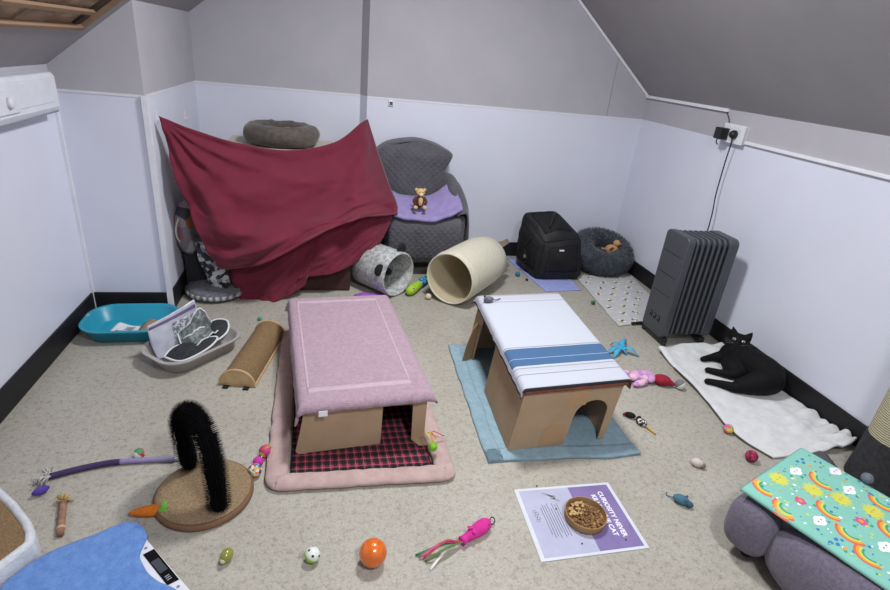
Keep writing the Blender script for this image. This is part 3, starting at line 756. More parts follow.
pth = curve([e, e + d*.15, e + d*.4, e + d*.55], 12)
obj('head', G().tube(pth, [.012, .024, .031, .034, .035, .035, .034, .033, .032, .031, .03, .029], 16), LIME, t, smooth=True)
obj('body', G().tube(curve([e + d*.5, e + d*.75, e + d*.95, e + d*1.05], 10), [.029, .031, .032, .032, .031, .029, .026, .022, .018, .012], 16), voro('blue_scale_print', ['#2f8fb0', '#1e5f8a', '#6fc3cf', '#3a4a7a'], 70), t, smooth=True)
tail = G().prism([(0, 0), (.05, .04), (.06, .0), (.05, -.04)], -.006, .006, 'z'); tail.xf(TR(e + d*1.0, atan2(d.y, d.x))); obj('tail_fin', tail, LIME, t, bevel=.003)
o = obj('eye', G().ball(e + V((.045, .02, .022)), .011, 12, 8), mat('white_felt', '#e8e8e0', .8), t, smooth=True); obj('pupil', G().ball(e + V((.044, .012, .028)), .006, 10, 8), BLACK_PLASTIC, o, smooth=True)

# ------------------------------------------------------------------ carrier, donut bed, bee blanket
MATP = mat('lavender_mat', '#9ea7dc', .9, '#929bd2', 30, bump=.2, bs=120)
P = flat_quad([(1.66, 3.50), (1.97, 3.53), (1.98, 4.2), (1.56, 4.2)], 24, 40, .0015, .002, 6, 4., .01)
o = obj('lavender_mat', G().sheet(P, .005), MATP, None, (1.78, 3.8, 0), smooth=True); tag(o, 'lavender cloth mat on the floor beneath the black carrier', 'mat')
BLK_NYLON = mat('black_nylon', '#17171c', .6, '#121216', 30, bump=.25, bs=190, spec=.4)
BLK_MESH = mat('black_mesh', '#0d0d10', .75, '#1b1b20', 260, .45, .55, bump=.5, bs=300)
t = thing('pet_carrier', 'black soft-sided pet carrier with mesh panels against the back wall', 'pet carrier', (1.8, 3.9, 0))
CB = [V(p) for p in ((1.645,3.715,.010), (2.055,3.73,.010), (2.03,4.15,.010), (1.60,4.12,.010), (1.675,3.725,.325), (1.985,3.735,.372), (1.86,4.03,.505), (1.565,4.0,.49))]
CC = sum(CB, V()) / 8
CB = [CC + (p - CC) * 1.045 for p in CB]; CB = [V((p.x, p.y, max(p.z, .0095))) for p in CB]
def tri(u, v, w):
    a_, b_, c_ = 2*u-1, 2*v-1, 2*w-1; N = max(1e-6, (abs(a_)**9 + abs(b_)**9 + abs(c_)**9) ** (1/9)) / max(1e-6, abs(a_), abs(b_), abs(c_))
    u, v, w = (a_/N + 1)/2, (b_/N + 1)/2, (c_/N + 1)/2
    b = (CB[0]*(1-u) + CB[1]*u)*(1-v) + (CB[3]*(1-u) + CB[2]*u)*v; tt = (CB[4]*(1-u) + CB[5]*u)*(1-v) + (CB[7]*(1-u) + CB[6]*u)*v
    return b*(1-w) + tt*w
def cface(f, n=14, bul=.03):
    P = []
    for j in range(n + 1):
        r = []
        for i in range(n + 1):
            a, b = i/n, j/n; p = f(a, b); r.append((p, 16*a*(1-a)*b*(1-b)))
        P.append(r)
    du = P[n//2][n][0] - P[n//2][0][0]; dv = P[n][n//2][0] - P[0][n//2][0]; nn = du.cross(dv).normalized()
    return [[p + nn * (k * bul + nz(p, 9) * .03 * k + nz(p, 24) * .010 * k) for p, k in r] for r in P], nn
g = G(); FACES = {'front': lambda a, b: tri(a, 0, b), 'right': lambda a, b: tri(1, a, b), 'back': lambda a, b: tri(1-a, 1, b), 'left': lambda a, b: tri(0, 1-a, b), 'top': lambda a, b: tri(a, b, 1), 'bottom': lambda a, b: tri(a, 1-b, 0)}
PF = {}
for k, f in FACES.items():
    P, nn = cface(f, bul=0 if k == 'bottom' else .02 if k in ('right', 'back') else .04); PF[k] = (P, nn); nu = len(P)
    g.add([p for r in P for p in r], [(j*nu+i, j*nu+i+1, (j+1)*nu+i+1, (j+1)*nu+i) for j in range(nu-1) for i in range(nu-1)])
body = obj('body', g, BLK_NYLON, t, smooth=True)
for k in ('front', 'left', 'top'):
    P, nn = PF[k]; Q = [[p + nn * .001 for p in r[2:-2]] for r in P[3:-2]]; w_ = obj('mesh_window', G().sheet(Q, .003), BLK_MESH, t, smooth=True)
    rim = Q[0] + [r[-1] for r in Q[1:]] + Q[-1][::-1][1:] + [r[0] for r in Q[::-1]][1:]
    obj('zip', G().tube([p + nn * .003 for p in rim], .004, 6), BLK_NYLON, w_, smooth=True)
E_ = [(0,1),(1,2),(2,3),(3,0),(4,5),(5,6),(6,7),(7,4),(0,4),(1,5),(2,6),(3,7)]
UVW = [(0,0,0),(1,0,0),(1,1,0),(0,1,0),(0,0,1),(1,0,1),(1,1,1),(0,1,1)]
for a, b in E_: obj('piping', G().tube([tri(*[UVW[a][q] + (UVW[b][q] - UVW[a][q])*k/16 for q in range(3)]) + V((0,0,.003)) for k in range(17)], .006, 8), BLK_NYLON, t, smooth=True)
P, nn = PF['front']; c = P[11][6] + nn * .01
obj('label', G().box((-.02, -.002, -.006), (.02, .002, .006), 0, TR(c, .03, -.1)), mat('white_patch', '#e6e6ea', .6), t)
obj('carry_handle', G().tube(curve([PF['top'][0][4][4] + V((0,0,.01)), PF['top'][0][6][6] + V((0,0,.035)), PF['top'][0][9][9] + V((0,0,.03)), PF['top'][0][11][11] + V((0, 0, .01))], 14), .009, 8), BLK_NYLON, t, smooth=True)
P, nn = PF['left']
obj('strap', G().tube(curve([P[12][9] + nn*.012, P[8][8] + nn*.02, P[5][10] + nn*.02, P[2][6] + nn*.012], 16), .006, 6), BLK_NYLON, t, smooth=True)
obj('buckle', G().box((-.008, -.012, -.012), (.008, .012, .012), 0, TR(P[6][9] + nn*.026)), mat('grey_buckle', '#70747a', .4), t, bevel=.003)
# donut bed
FUR = mat('slate_fur', '#4b515b', .95, '#363b43', 30, sheen=.3)
t = thing('donut_bed', 'fluffy slate grey donut bed leaning in the back corner', 'pet bed', (2.34, 4.06, 0))
M = TR((2.342, 4.0, .165), -.12, radians(20)) @ Matrix.Diagonal((1.06, 1.05, 1.05, 1)); g = torus((0, 0, 0), .165, .083, 60, 20, 1.02, 1.02, 1.0, None, .15); src = list(g.v)
for k in range(9000):
    a = random.random() * 2*pi; b = random.random() * 2*pi; rr = .08
    n = V((cos(a)*cos(b), sin(a)*cos(b), sin(b))); p = V(((.168 + rr*cos(b))*cos(a), (.168 + rr*cos(b))*sin(a), rr*sin(b)))
    dn = n + V((random.gauss(0, .5), random.gauss(0, .5), random.gauss(0, .5))); g.spike(p, dn, .03, .0032)
g.xf(M); g.v = [V((min(p.x, 2.597), min(p.y, 4.278), max(p.z, .011))) for p in g.v]
obj('fur_ring', g, FUR, t, smooth=True)
g = G().lathe([(.01, -.05), (.12, -.055), (.13, -.02), (.06, -.008), (.005, -.006)], 32, M); 
for k in range(1500):
    a = random.random()*2*pi; r = .12*sqrt(random.random()); g.spike(M @ V((r*cos(a), r*sin(a), -.012)), (M.to_3x3() @ V((random.gauss(0,.5), random.gauss(0,.5), 1))), .022, .003)
g.v = [V((p.x, p.y, max(p.z, .011))) for p in g.v]
obj('cushion', g, FUR, t, smooth=True)
t = thing('bird_toy', 'small tan plush bird toy lying on the slate donut bed', 'cat toy', (2.36, 4.0, .17))
TAN = mat('tan_plush', '#c49a6c', .95, '#b1885b', 40, bump=.4, bs=180)
c = V((2.40, 3.945, .207))
obj('body', G().ball(c, (.058, .042, .042), M=Matrix.Rotation(-.2, 4, 'Z')), TAN, t, smooth=True); obj('head', G().ball(c + V((.036, .0, .055)), .03), TAN, t, smooth=True)
obj('wing', G().ball(c + V((-.008, -.03, .008)), (.03, .01, .02)), mat('brown_wing', '#6b3f2a', .95), t, smooth=True)
obj('beak', G().lathe([(.009, 0), (.001, .022)], 10, frame_z((.8, -.5, .0), c + V((.058, -.012, .055)))), mat('orange_beak', '#c9702c', .7), t)
obj('tail', G().prism([(-.05, .0), (-.085, .016), (-.085, -.012), (-.05, -.008)], -.005, .005, 'z', 0, TR(c, -.2)), TAN, t, bevel=.003)
BEEG = [mat('bee_blanket_grey', '#c4c4c4', .95, '#b8b8b9', 25, bump=.3, bs=130), mat('bee_black', '#2b2b2c', .9), mat('bee_yellow', '#d8c052', .9), mat('bee_wing', '#edeef0', .9), mat('black_backing', '#202023', .95)]
P = flat_quad([(1.972, 2.93), (2.44, 2.995), (2.592, 3.86), (2.045, 3.82)], 50, 80, .0015, .004, 6, 2., .008)
bee = G().sheet(P, .006, 0, 4)
def on_grid(P, u, v, lift=0):
    nv, nu = len(P), len(P[0]); x, y = u*(nu-1), v*(nv-1); i, j = min(int(x), nu-2), min(int(y), nv-2); a, b = x-i, y-j
    p = (P[j][i]*(1-a) + P[j][i+1]*a)*(1-b) + (P[j+1][i]*(1-a) + P[j+1][i+1]*a)*b
    n = (P[j][i+1]-P[j][i]).cross(P[j+1][i]-P[j][i]).normalized(); return p + n*lift
def spot(g, c, rx, ry, ang, z, mi, n=10, thick=.0012):
    """small printed motif: a flat oval just proud of the cloth"""
    pts = []
    for k in range(n):
        a = 2*pi*k/n; x, y = rx*cos(a), ry*sin(a); pts.append((c[0] + x*cos(ang) - y*sin(ang), c[1] + x*sin(ang) + y*cos(ang)))
    g.prism(pts, z, z + thick, 'z', mi)
k = 0; BS = 1.3
for j in range(8):
    for i in range(4):
        u, v = .12 + .25*i + (.12 if j % 2 else 0), .06 + j*.125
        if u > .97: continue
        p = on_grid(P, u, v, .006); a = [.5, 2.4, 1.2, 3.4][k % 4]; k += 1; z = p.z + .0006; x, y = p.x, p.y; ca, sa = cos(a), sin(a)
        q = lambda dx, dy: (x + BS*(dx*ca - dy*sa), y + BS*(dx*sa + dy*ca))
        spot(bee, (x, y), .016*BS, .009*BS, a, z, 2); spot(bee, q(-.004, 0), .003*BS, .0095*BS, a, z + .0006, 1); spot(bee, q(.006, 0), .003*BS, .009*BS, a, z + .0006, 1); spot(bee, q(.016, 0), .007*BS, .007*BS, a, z, 1)
        spot(bee, q(0, .012), .006*BS, .012*BS, a + .5, z + .0003, 3); spot(bee, q(.008, -.012), .006*BS, .011*BS, a - .5, z + .0003, 3)
o = obj('bee_blanket', bee, BEEG, None, (2.25, 3.4, 0), smooth=False); tag(o, 'pale grey blanket printed with bees on the floor before the donut bed', 'blanket')
obj('rolled_edge', G().tube([p + V((0, 0, .012)) for p in P[0][12:40]], .010, 10), BEEG[4], o, smooth=True, label='black rolled edge')

# ------------------------------------------------------------------ oil radiator, sockets, cables
t = thing('oil_radiator', 'dark grey finned oil radiator standing by the right wall', 'heater', (2.3, 2.77, 0))
RX0, RX1, RYC, RW, RZ0, RZ1 = 2.118, 2.475, 2.775, .236, .05, .735
RAD = mat('radiator_grey', '#474a50', .45, '#44474c', 6, spec=.45)
def slab(x0, x1, w_, z0, z1, r, nm, m=RAD, bv=.006):
    return obj(nm, G().prism(rrect(w_, z1 - z0, r, 6, RYC, (z0 + z1)/2), x0, x1, 'x'), m, t, bevel=bv, sharp=50)
fp = slab(RX0, RX0 + .05, RW, RZ0, RZ1, .035, 'control_panel')
nf = 6; x = RX0 + .062
for k in range(nf):
    slab(x, x + .017, RW - .006, RZ0 + .02, RZ1 - .004, .035, 'fin', bv=.004); x += .0385
slab(x - .002, RX1, RW, RZ0 + .01, RZ1, .04, 'end_fin')
obj('core', G().box((RX0 + .04, RYC - .06, RZ0 + .05), (RX1 - .02, RYC + .06, RZ1 - .06)), mat('radiator_core', '#1d1e21', .6), t)
for z in (.60, .46, .33):
    for k in range(7):
        obj('vent_slot', G().box((RX0 - .001, RYC - .085 + k*.026, z - .002), (RX0 + .001, RYC - .085 + k*.026 + .018, z + .002)), BLACK_PLASTIC, fp)
for k in range(3): obj('switch', G().box((RX0 - .004, RYC - .055 + k*.045, .145), (RX0 + .001, RYC - .03 + k*.045, .18)), BLACK_PLASTIC, fp, bevel=.002)
for k in range(3): obj('switch_mark', G().box((RX0 - .0055, RYC - .047 + k*.045, .168), (RX0 - .0035, RYC - .038 + k*.045, .172)), mat('pale_print', '#9a9ea4', .6), fp)
for x in (RX0 + .03, RX1 - .05):
    obj('foot_bar', G().box((x - .02, RYC - .125, .024), (x + .02, RYC + .125, .058)), BLACK_PLASTIC, t, bevel=.006)
    for s in (-1, 1): obj('castor', G().lathe([(.010, -.011), (.0165, -.009), (.0165, .009), (.010, .011)], 20, TR((x, RYC + s*.118, .0168)) @ Matrix.Rotation(pi/2, 4, 'Y')), BLACK_PLASTIC, t, smooth=True)
t = thing('wall_socket', 'white double wall socket high on the right wall with two black plugs', 'socket', (XR, 3.13, 1.25))
obj('back_box', G().box((XR - .032, 3.035, 1.252), (XR, 3.225, 1.362)), WHITE_PLASTIC, t, bevel=.004)
obj('face_plate', G().box((XR - .04, 3.03, 1.248), (XR - .0325, 3.23, 1.366)), WHITE_PLASTIC, t, bevel=.003)
for y in (3.075, 3.16): obj('switch', G().box((XR - .045, y - .007, 1.33), (XR - .0405, y + .007, 1.355)), WHITE_PLASTIC, t, bevel=.002)
o = thing('power_adapter', 'black rectangular power adapter in the far side of the wall socket', 'plug', (XR - .07, 3.19, 1.27))
obj('body', G().box((XR - .1, 3.165, 1.262), (XR - .0415, 3.235, 1.335)), BLACK_PLASTIC, o, bevel=.006); obj('cable_stub', G().tube(curve([(XR - .09, 3.2, 1.262), (XR - .085, 3.205, 1.24), (XR - .06, 3.22, 1.225)], 8), .004, 8), BLACK_PLASTIC, o, smooth=True)
o = thing('radiator_cable', 'black plug and mains cable hanging from wall socket to the radiator', 'cable', (XR - .06, 3.1, .7))
obj('plug', G().lathe([(.02, 0), (.027, .004), (.026, .02), (.018, .034), (.012, .038)], 20, frame_z((-1, 0, 0), (XR - .0415, 3.105, 1.306)), sx=1.0, sy=1.0), BLACK_PLASTIC, o, smooth=True)
CP = [(XR - .055, 3.105, 1.287), (XR - .055, 3.1, 1.25), (XR - .05, 3.108, 1.14), (XR - .045, 3.112, 1.02), (XR - .05, 3.10, .9), (XR - .05, 3.08, .78), (XR - .05, 3.07, .6), (XR - .06, 3.04, .4), (XR - .1, 2.94, .2), (XR - .135, 2.86, .13)]
obj('cord', G().tube(curve(CP, 60), .0042, 8), BLACK_PLASTIC, o, smooth=True)
o = obj('thin_cable', G().tube(curve([(XR - .008, 3.285, zr(XR) - .014), (XR - .007, 3.275, 1.415), (XR - .007, 3.25, 1.39), (XR - .007, 3.235, 1.365)], 16), .003, 6), BLACK_PLASTIC, None, (XR - .008, 3.26, 1.4), smooth=True); tag(o, 'short thin black cable running from white trunking down to the socket', 'cable')
# thermometer on the back wall, hooks, wall heater
t = thing('room_sensor', 'tiny square white room sensor on the back wall above the armchair', 'sensor', (.473, YB, 1.22))
obj('case', G().box((.453, YB - .014, 1.2), (.493, YB, 1.242)), WHITE_PLASTIC, t, bevel=.005); obj('screen', G().box((.461, YB - .0155, 1.208), (.485, YB - .0135, 1.232)), DARKGREY, t)
for y, z, l in ((3.36, 1.13, 'small white adhesive hook on the alcove side, nearer the corner edge'), (3.99, 1.06, 'small white adhesive hook on the alcove side, farther in')):
    t = thing('adhesive_hook', l, 'hook', (XP, y, z), 0, 'alcove hooks')
    obj('pad', G().box((XP, y - .012, z - .03), (XP + .005, y + .012, z + .03)), WHITE_TRIM, t, bevel=.002); obj('prong', G().tube(curve([(XP + .005, y, z - .01), (XP + .018, y, z - .022), (XP + .022, y, z - .008)], 8), .003, 8), WHITE_TRIM, t, smooth=True)
t = thing('wall_heater', 'white electric fan heater mounted high on the left wall', 'wall heater', (XL, 2.6, 1.16))
WH = mat('white_enamel', '#dfe1ea', .35, spec=.5)
prof = [(XL, 1.165), (XL + .03, 1.15), (XL + .062, 1.165), (XL + .078, 1.19), (XL + .078, 1.325), (XL + .066, 1.345), (XL, 1.35)]
obj('case', G().prism(prof, 2.2, 3.07, 'y'), WH, t, bevel=.008, seg=3)
obj('front_panel', G().box((XL + .0785, 2.25, 1.215), (XL + .0815, 3.02, 1.315)), WH, t, bevel=.002)
obj('control_panel', G().box((XL + .082, 2.35, 1.205), (XL + .087, 2.685, 1.3)), WH, t, bevel=.003)
obj('knob', G().lathe([(.022, 0), (.022, .012), (.016, .016)], 24, frame_z((1, 0, 0), (XL + .0872, 2.6, 1.25)), sx=.8), WHITE_TRIM, t, smooth=True)
obj('outlet_lip', G().tube([(XL + .06, 2.2, 1.168), (XL + .06, 3.07, 1.168)], .008, 8), mat('grey_vent', '#a7abb4', .5), t, smooth=True)

# ------------------------------------------------------------------ white blanket and the black cat
P = surf(Vg([[(2.07, 1.60, .002), (2.2, 1.60, .002), (2.36, 1.61, .002), (2.5, 1.62, .002), (2.592, 1.64, .003)],
             [(2.0, 1.79, .002), (2.18, 1.8, .002), (2.34, 1.82, .002), (2.48, 1.83, .003), (2.592, 1.85, .006)],
             [(2.04, 2.10, .002), (2.2, 2.12, .002), (2.34, 2.13, .002), (2.48, 2.14, .002), (2.585, 2.15, .003)],
             [(2.05, 2.38, .002), (2.2, 2.4, .002), (2.34, 2.4, .002), (2.48, 2.4, .002), (2.585, 2.4, .002)],
             [(2.06, 2.58, .002), (2.2, 2.62, .002), (2.34, 2.63, .002), (2.46, 2.635, .002), (2.575, 2.64, .002)]]), 70, 100)
for j, r in enumerate(P):
    for i, p in enumerate(r):
        u, v = i/69, j/99; near = max(0, 1 - v/.3) * max(0, (u-.45)/.55); far = max(0, (v - .82)/.18); near = max(0, 1 - v/.42) * max(0, (u-.35)/.65)
        edge = math.exp(-((u - .03)/.05)**2) * v
        catm = max(0, min(1, (((p.x-2.42)/.3)**2 + ((p.y-2.26)/.27)**2 - .6) * 2))
        h = .004*max(0, nz((p.x, p.y, 0), 11) + .3)*(.4+catm) + near * .085 * max(0, nz((p.x*1.2, p.y*2.2, 3), 9) + .35) + edge * .016 + far * .035 * max(0, nz((p.x, p.y, 7), 10) + .4)
        h += .008 * catm * math.exp(-((u*.9 + nz((v*4, 0, 1), 1)*.1 - .55)/.06)**2) * (v < .5)
        r[i] = V((p.x, p.y, p.z + h))
o = obj('white_blanket', G().sheet(P, .010), WHITE_FLEECE, None, (2.3, 2.1, 0), smooth=True); tag(o, 'white fleece blanket along the right wall under the black cat', 'blanket')
obj('hem', G().tube([r[0] + V((-.002, 0, .004)) for r in P[:75]], .0042, 6), mat('dark_blanket_hem', '#5d5a58', .95), o, smooth=True)
def cat():
    g = G(); z0 = .014
    def limb(p, r, n=16, k=24): 
        pp = curve(p, k); rr = [x.x for x in curve([V((a, 0, 0)) for a in r], k)]; g.tube(pp, rr, n); g.ball(pp[0], rr[0], n, 10); g.ball(pp[-1], rr[-1], n, 10)
    # trunk: chest, ribs, belly, rump
    limb([(2.445, 2.415, .085), (2.46, 2.34, .092), (2.48, 2.25, .096), (2.49, 2.16, .096), (2.475, 2.115, .088)], [.062, .08, .09, .09, .078])
    limb([(2.45, 2.39, .10), (2.465, 2.415, .12), (2.478, 2.43, .14)], [.064, .056, .05])        # neck
    g.ball((2.40, 2.31, .064), (.075, .085, .05), 20, 12)                                        # chest sagging to the blanket
    # head looking at the viewer
    f = V((-.70, -.66, .28)).normalized(); rt = V((.69, -.73, 0)).normalized(); up = rt.cross(f) if rt.cross(f).z > 0 else f.cross(rt)
    H = V((2.484, 2.425, .163)); R = Matrix((rt, f, up)).transposed().to_4x4()
    g.ball(H, (.058, .052, .05), 24, 16, M=R); g.ball(H + f*.042 - up*.014, (.026, .02, .019), 16, 10, M=R); g.ball(H + f*.05 + up*.002, (.011, .014, .01), 12, 8, M=R)
    for s in (-1, 1):
        g.ball(H + f*.02 + rt*s*.034 - up*.012, (.026, .028, .026), 16, 10, M=R)
        g.lathe([(.03, 0), (.023, .02), (.012, .042), (.004, .058)], 14, frame_z(up + rt*s*.42, H + rt*s*.034 + up*.026, f), sx=1, sy=.55)
    # front leg stretched out, second forepaw folded under the chest
    limb([(2.44, 2.40, .075), (2.395, 2.435, .05), (2.345, 2.447, .036), (2.30, 2.442, .032)], [.046, .034, .023, .0185]); g.ball((2.292, 2.441, .031), (.024, .019, .017))
    limb([(2.42, 2.27, .06), (2.36, 2.245, .046), (2.30, 2.27, .036), (2.245, 2.312, .032)], [.05, .036, .024, .0185]); g.ball((2.236, 2.319, .031), (.023, .019, .017))
    # hind leg: thigh folded forward, shank and long hind foot pointing out
    limb([(2.475, 2.115, .085), (2.41, 2.10, .085), (2.345, 2.105, .07), (2.295, 2.115, .055)], [.078, .074, .06, .046])
    limb([(2.305, 2.115, .055), (2.26, 2.12, .042), (2.21, 2.168, .034), (2.16, 2.20, .031)], [.042, .031, .023, .0185]); g.ball((2.152, 2.205, .031), (.025, .019, .017))
    # tail curled round the rump against the wall
    limb([(2.53, 2.13, .05), (2.565, 2.15, .034), (2.572, 2.22, .032), (2.57, 2.30, .032)], [.022, .018, .016, .011], 12)
    for p in g.v: p.z = max(p.z, z0)
    o = obj('cat', g, BLACK_FUR, None, (2.47, 2.26, z0), smooth=True)
    m = o.modifiers.new('remesh', 'REMESH'); m.mode = 'VOXEL'; m.voxel_size = .0055; m.use_smooth_shade = True
    m = o.modifiers.new('smooth', 'SMOOTH'); m.factor = .5; m.iterations = 4
    tag(o, 'black cat lying on the white blanket beside the right wall, looking up', 'cat')
    ey = mat('pale_cat_eye', '#aab19f', .12, '#9ea591', 40, spec=.8)
    for s in (-1, 1):
        c = H + f*.0475 + rt*s*.0255 + up*.011; n = (f + rt*s*.25).normalized()
        e = obj('eye', G().ball((0, 0, 0), (.0108, .0092, .006), 16, 10).xf(frame_z(n, c, up)), ey, o, smooth=True)
        obj('pupil', G().ball((0, 0, 0), (.003, .0085, .002), 12, 8).xf(frame_z(n, c + n*.005, up)), BLACK_PLASTIC, e, smooth=True)
    obj('nose', G().ball(H + f*.064 - up*.004, (.006, .004, .004), 10, 8, M=R), mat('cat_nose', '#2a2224', .4), o, smooth=True)
    for s in (-1, 1):
        w = G()
        for k in (-1, 0, 1): w.tube(curve([H + f*.055 + rt*s*.018 - up*.013, H + f*.055 + rt*s*.045 - up*(.012 - k*.008), H + f*.045 + rt*s*.075 - up*(.014 - k*.016)], 8), [.00035]*8, 4)
        obj('whiskers', w, mat('whisker', '#8a8a8c', .5), o)
cat()
# ------------------------------------------------------------------ litter trays and what lies in them
def tray(name, M, w, l, h, r, m, lab, loc):
    t = thing(name, lab, 'litter tray', loc); n = 10
    def ring(k, z, rr): return [V((x, y, z)) for x, y in rrect(w*k, l*k if k == 1 else l - w*(1-k), rr, n)]
    def loop(off, z): return [M @ V((x, y, z)) for x, y in rrect(w + 2*off, l + 2*off, max(.02, r + off), n)]
    L = [loop(-.045, .001), loop(-.03, .006), loop(-.004, h - .012), loop(.012, h - .008), loop(.014, h), loop(.0, h + .004), loop(-.009, h - .004), loop(-.036, .012), loop(-.05, .008)]
    g = G(); k = len(L[0]); g.add([p for q in L for p in q], [(j*k+i, j*k+(i+1) % k, (j+1)*k+(i+1) % k, (j+1)*k+i) for j in range(len(L)-1) for i in range(k)] + [list(range(k))[::-1], [(len(L)-1)*k+i for i in range(k)]])
    obj('basin', g, m, t, sharp=60)
    return t
TEAL = mat('teal_plastic', '#1b93ae', .35, '#178ba6', 6, spec=.5); GREYP = mat('grey_plastic', '#a9a4a2', .4, '#a19c9a', 6, spec=.45)
MT = TR((-1.078, 2.94, 0), .03)
tt = tray('litter_tray', MT, .45, .33, .088, .12, TEAL, 'teal plastic litter tray in the left corner', (-1.06, 2.945, 0))
obj('worn_patch', G().prism([(-.004, -.012), (.004, -.014), (.008, .012), (-.006, .016)], -.002, .0006, 'z', 0, MT @ Matrix.Translation(V((-.226, .03, .0905)))), mat('scuffed_plastic', '#b8b2a4', .9), tt)
PAPER = mat('white_paper', '#dfe0e2', .8, '#d5d6d9', 20)
PRINT = mat('grey_print', '#6e6f76', .8)
c = (-1.11, 2.93); P = flat_quad([(-1.20, 2.88), (-1.06, 2.855), (-1.035, 2.96), (-1.165, 3.0)], 14, 12, .010, .016, 9, 3.)
o = obj('paper_packet', G().sheet(P, .004), PAPER, None, (-1.11, 2.92, .01), smooth=True); tag(o, 'white printed paper packet lying inside the teal litter tray', 'packet')
pr = G()
for k in range(5):
    p = on_grid(P, .5, .2 + .14*k, .0046); pr.box((-.04, -.003, 0), (.04, .003, .0006), 0, TR(p, -.17))
obj('printed_lines', pr, PRINT, o)
t = thing('litter_scoop', 'brown cardboard scoop lying in the teal litter tray beside the white packet', 'scoop', (-.98, 2.92, .012))
BRC = mat('brown_board', '#9b8468', .85, '#86705a', 20)
P = surf(Vg([[(-1.04, 2.86, .013), (-1.0, 2.85, .045), (-.95, 2.86, .013)], [(-1.045, 2.93, .013), (-.99, 2.93, .055), (-.94, 2.93, .013)], [(-1.04, 3.0, .013), (-.985, 3.0, .045), (-.935, 3.0, .013)]]), 16, 12)
obj('bowl', G().sheet(P, .003), BRC, t, smooth=True); obj('handle', G().box((-.945, 2.925, .014), (-.908, 2.95, .022)), BRC, t, bevel=.003)
MG = TR((-.70, 2.67, 0), radians(-42) + pi/2)
tray('litter_tray', MG, .44, .30, .085, .10, GREYP, 'grey plastic litter tray holding bags beside the teal tray', (-.70, 2.67, 0))
# clear zip pouch with printed card, pads
POUCH = mat('milky_pouch', '#c3c4d2', .3, '#b4b5c4', 14, alpha=1, spec=.5)
t = thing('zip_pouch', 'white plastic zip pouch standing up in the grey litter tray', 'pouch', (-.78, 2.66, .012))
P = surf(Vg([[(-.86, 2.60, .014), (-.76, 2.66, .014), (-.64, 2.76, .014)], [(-.885, 2.61, .10), (-.775, 2.69, .11), (-.67, 2.79, .11)], [(-.90, 2.63, .195), (-.79, 2.71, .235), (-.705, 2.80, .268)]]), 26, 22); rumple(P, .010, 9, 2., None, V((.5, -.8, .2)))
obj('bag', G().sheet(P, .003), POUCH, t, smooth=True)
def patch(P, u0, u1, v0, v1, n=8, lift=.0036, th=.0012):
    return G().sheet([[on_grid(P, u0 + (u1-u0)*i/n, v0 + (v1-v0)*j/n, lift) for i in range(n+1)] for j in range(n+1)], th)
obj('zip_strip', patch(P, .02, .98, .87, .93), mat('violet_zip', '#6f6585', .5), t, smooth=True)
obj('printed_panel', patch(P, .42, .98, .45, .80), mat('pouch_print', '#6d6e76', .6, '#c2c3cb', 70, .46, .54), t, smooth=True)
o = thing('fabric_pad', 'black mesh pad with white piping lying in grey litter tray front', 'pad', (-.68, 2.6, .012), 0, 'pads in the grey litter tray')
BP = mat('black_pad', '#23262a', .8, '#34373b', 60, bump=.4, bs=200); WP = mat('white_piping', '#dde0e0', .6); GP = mat('grey_pad', '#7d8583', .75, '#6c7473', 30)
def pad(parent, pts, z, amp, m, seed, tilt=(0, 0)):
    pts = [V((x, y, z + tilt[0]*(x - pts[0][0]) + tilt[1]*(y - pts[0][1]))) for x, y in pts]
    ring = curve(pts + [pts[0]], 40)[:-1]; c = sum(ring, V()) / len(ring); g = G(); vs = [c + V((0, 0, amp))]; fs = []
    for k, s in enumerate((.5, .8, 1.)):
        for p in ring: vs.append(c + (p - c)*s + V((0, 0, amp*(1 - s**2) + nz((p.x, p.y, seed + s), 16)*.018*(1.15 - s))))
    n = len(ring)
    fs += [(0, 1+i, 1+(i+1) % n) for i in range(n)]
    for k in range(2): fs += [(1+k*n+i, 1+(k+1)*n+i, 1+(k+1)*n+(i+1) % n, 1+k*n+(i+1) % n) for i in range(n)]
    b = len(vs); vs += [p + V((0, 0, -.006)) for p in ring]; fs += [(1+2*n+i, b+i, b+(i+1) % n, 1+2*n+(i+1) % n) for i in range(n)] + [[b+i for i in range(n)][::-1]]
    obj('panel', g.add(vs, fs), m, parent, smooth=True); obj('piping', G().tube(ring + [ring[0]], .0055, 8), WP, parent, smooth=True)
pad(o, [(-.815, 2.555), (-.72, 2.515), (-.61, 2.585), (-.575, 2.665), (-.67, 2.66), (-.78, 2.62)], .055, .03, BP, 1., (.1, .25))
o = thing('fabric_pad', 'black oval pad with white piping at right end of the grey litter tray', 'pad', (-.6, 2.74, .012), 0, 'pads in the grey litter tray')
pad(o, [(-.69, 2.70), (-.60, 2.655), (-.535, 2.72), (-.545, 2.81), (-.61, 2.83), (-.67, 2.77)], .085, .022, BP, 5., (.1, .25))
o = thing('plastic_wrapper', 'crumpled grey plastic wrapper with white edges in the middle of grey tray', 'wrapper', (-.7, 2.68, .012))
P = surf(Vg([[(-0.781, 2.7, 0.115), (-0.722, 2.7, 0.163), (-0.664, 2.74, 0.238), (-0.616, 2.8, 0.089)], [(-0.754, 2.64, 0.1), (-0.697, 2.64, 0.141), (-0.652, 2.69, 0.155), (-0.597, 2.75, 0.097)], [(-0.721, 2.57, 0.08), (-0.669, 2.58, 0.097), (-0.625, 2.64, 0.116), (-0.578, 2.71, 0.119)]]), 40, 34)
rumple(P, .022, 18, 7., .02, V((.2, -.6, .75))); rumple(P, .008, 45, 2., .02)
obj('film', G().sheet(P, .002), mat('grey_wrapper', '#7d8583', .4, '#59605f', 26, .42, .58, spec=.5), o, smooth=True)
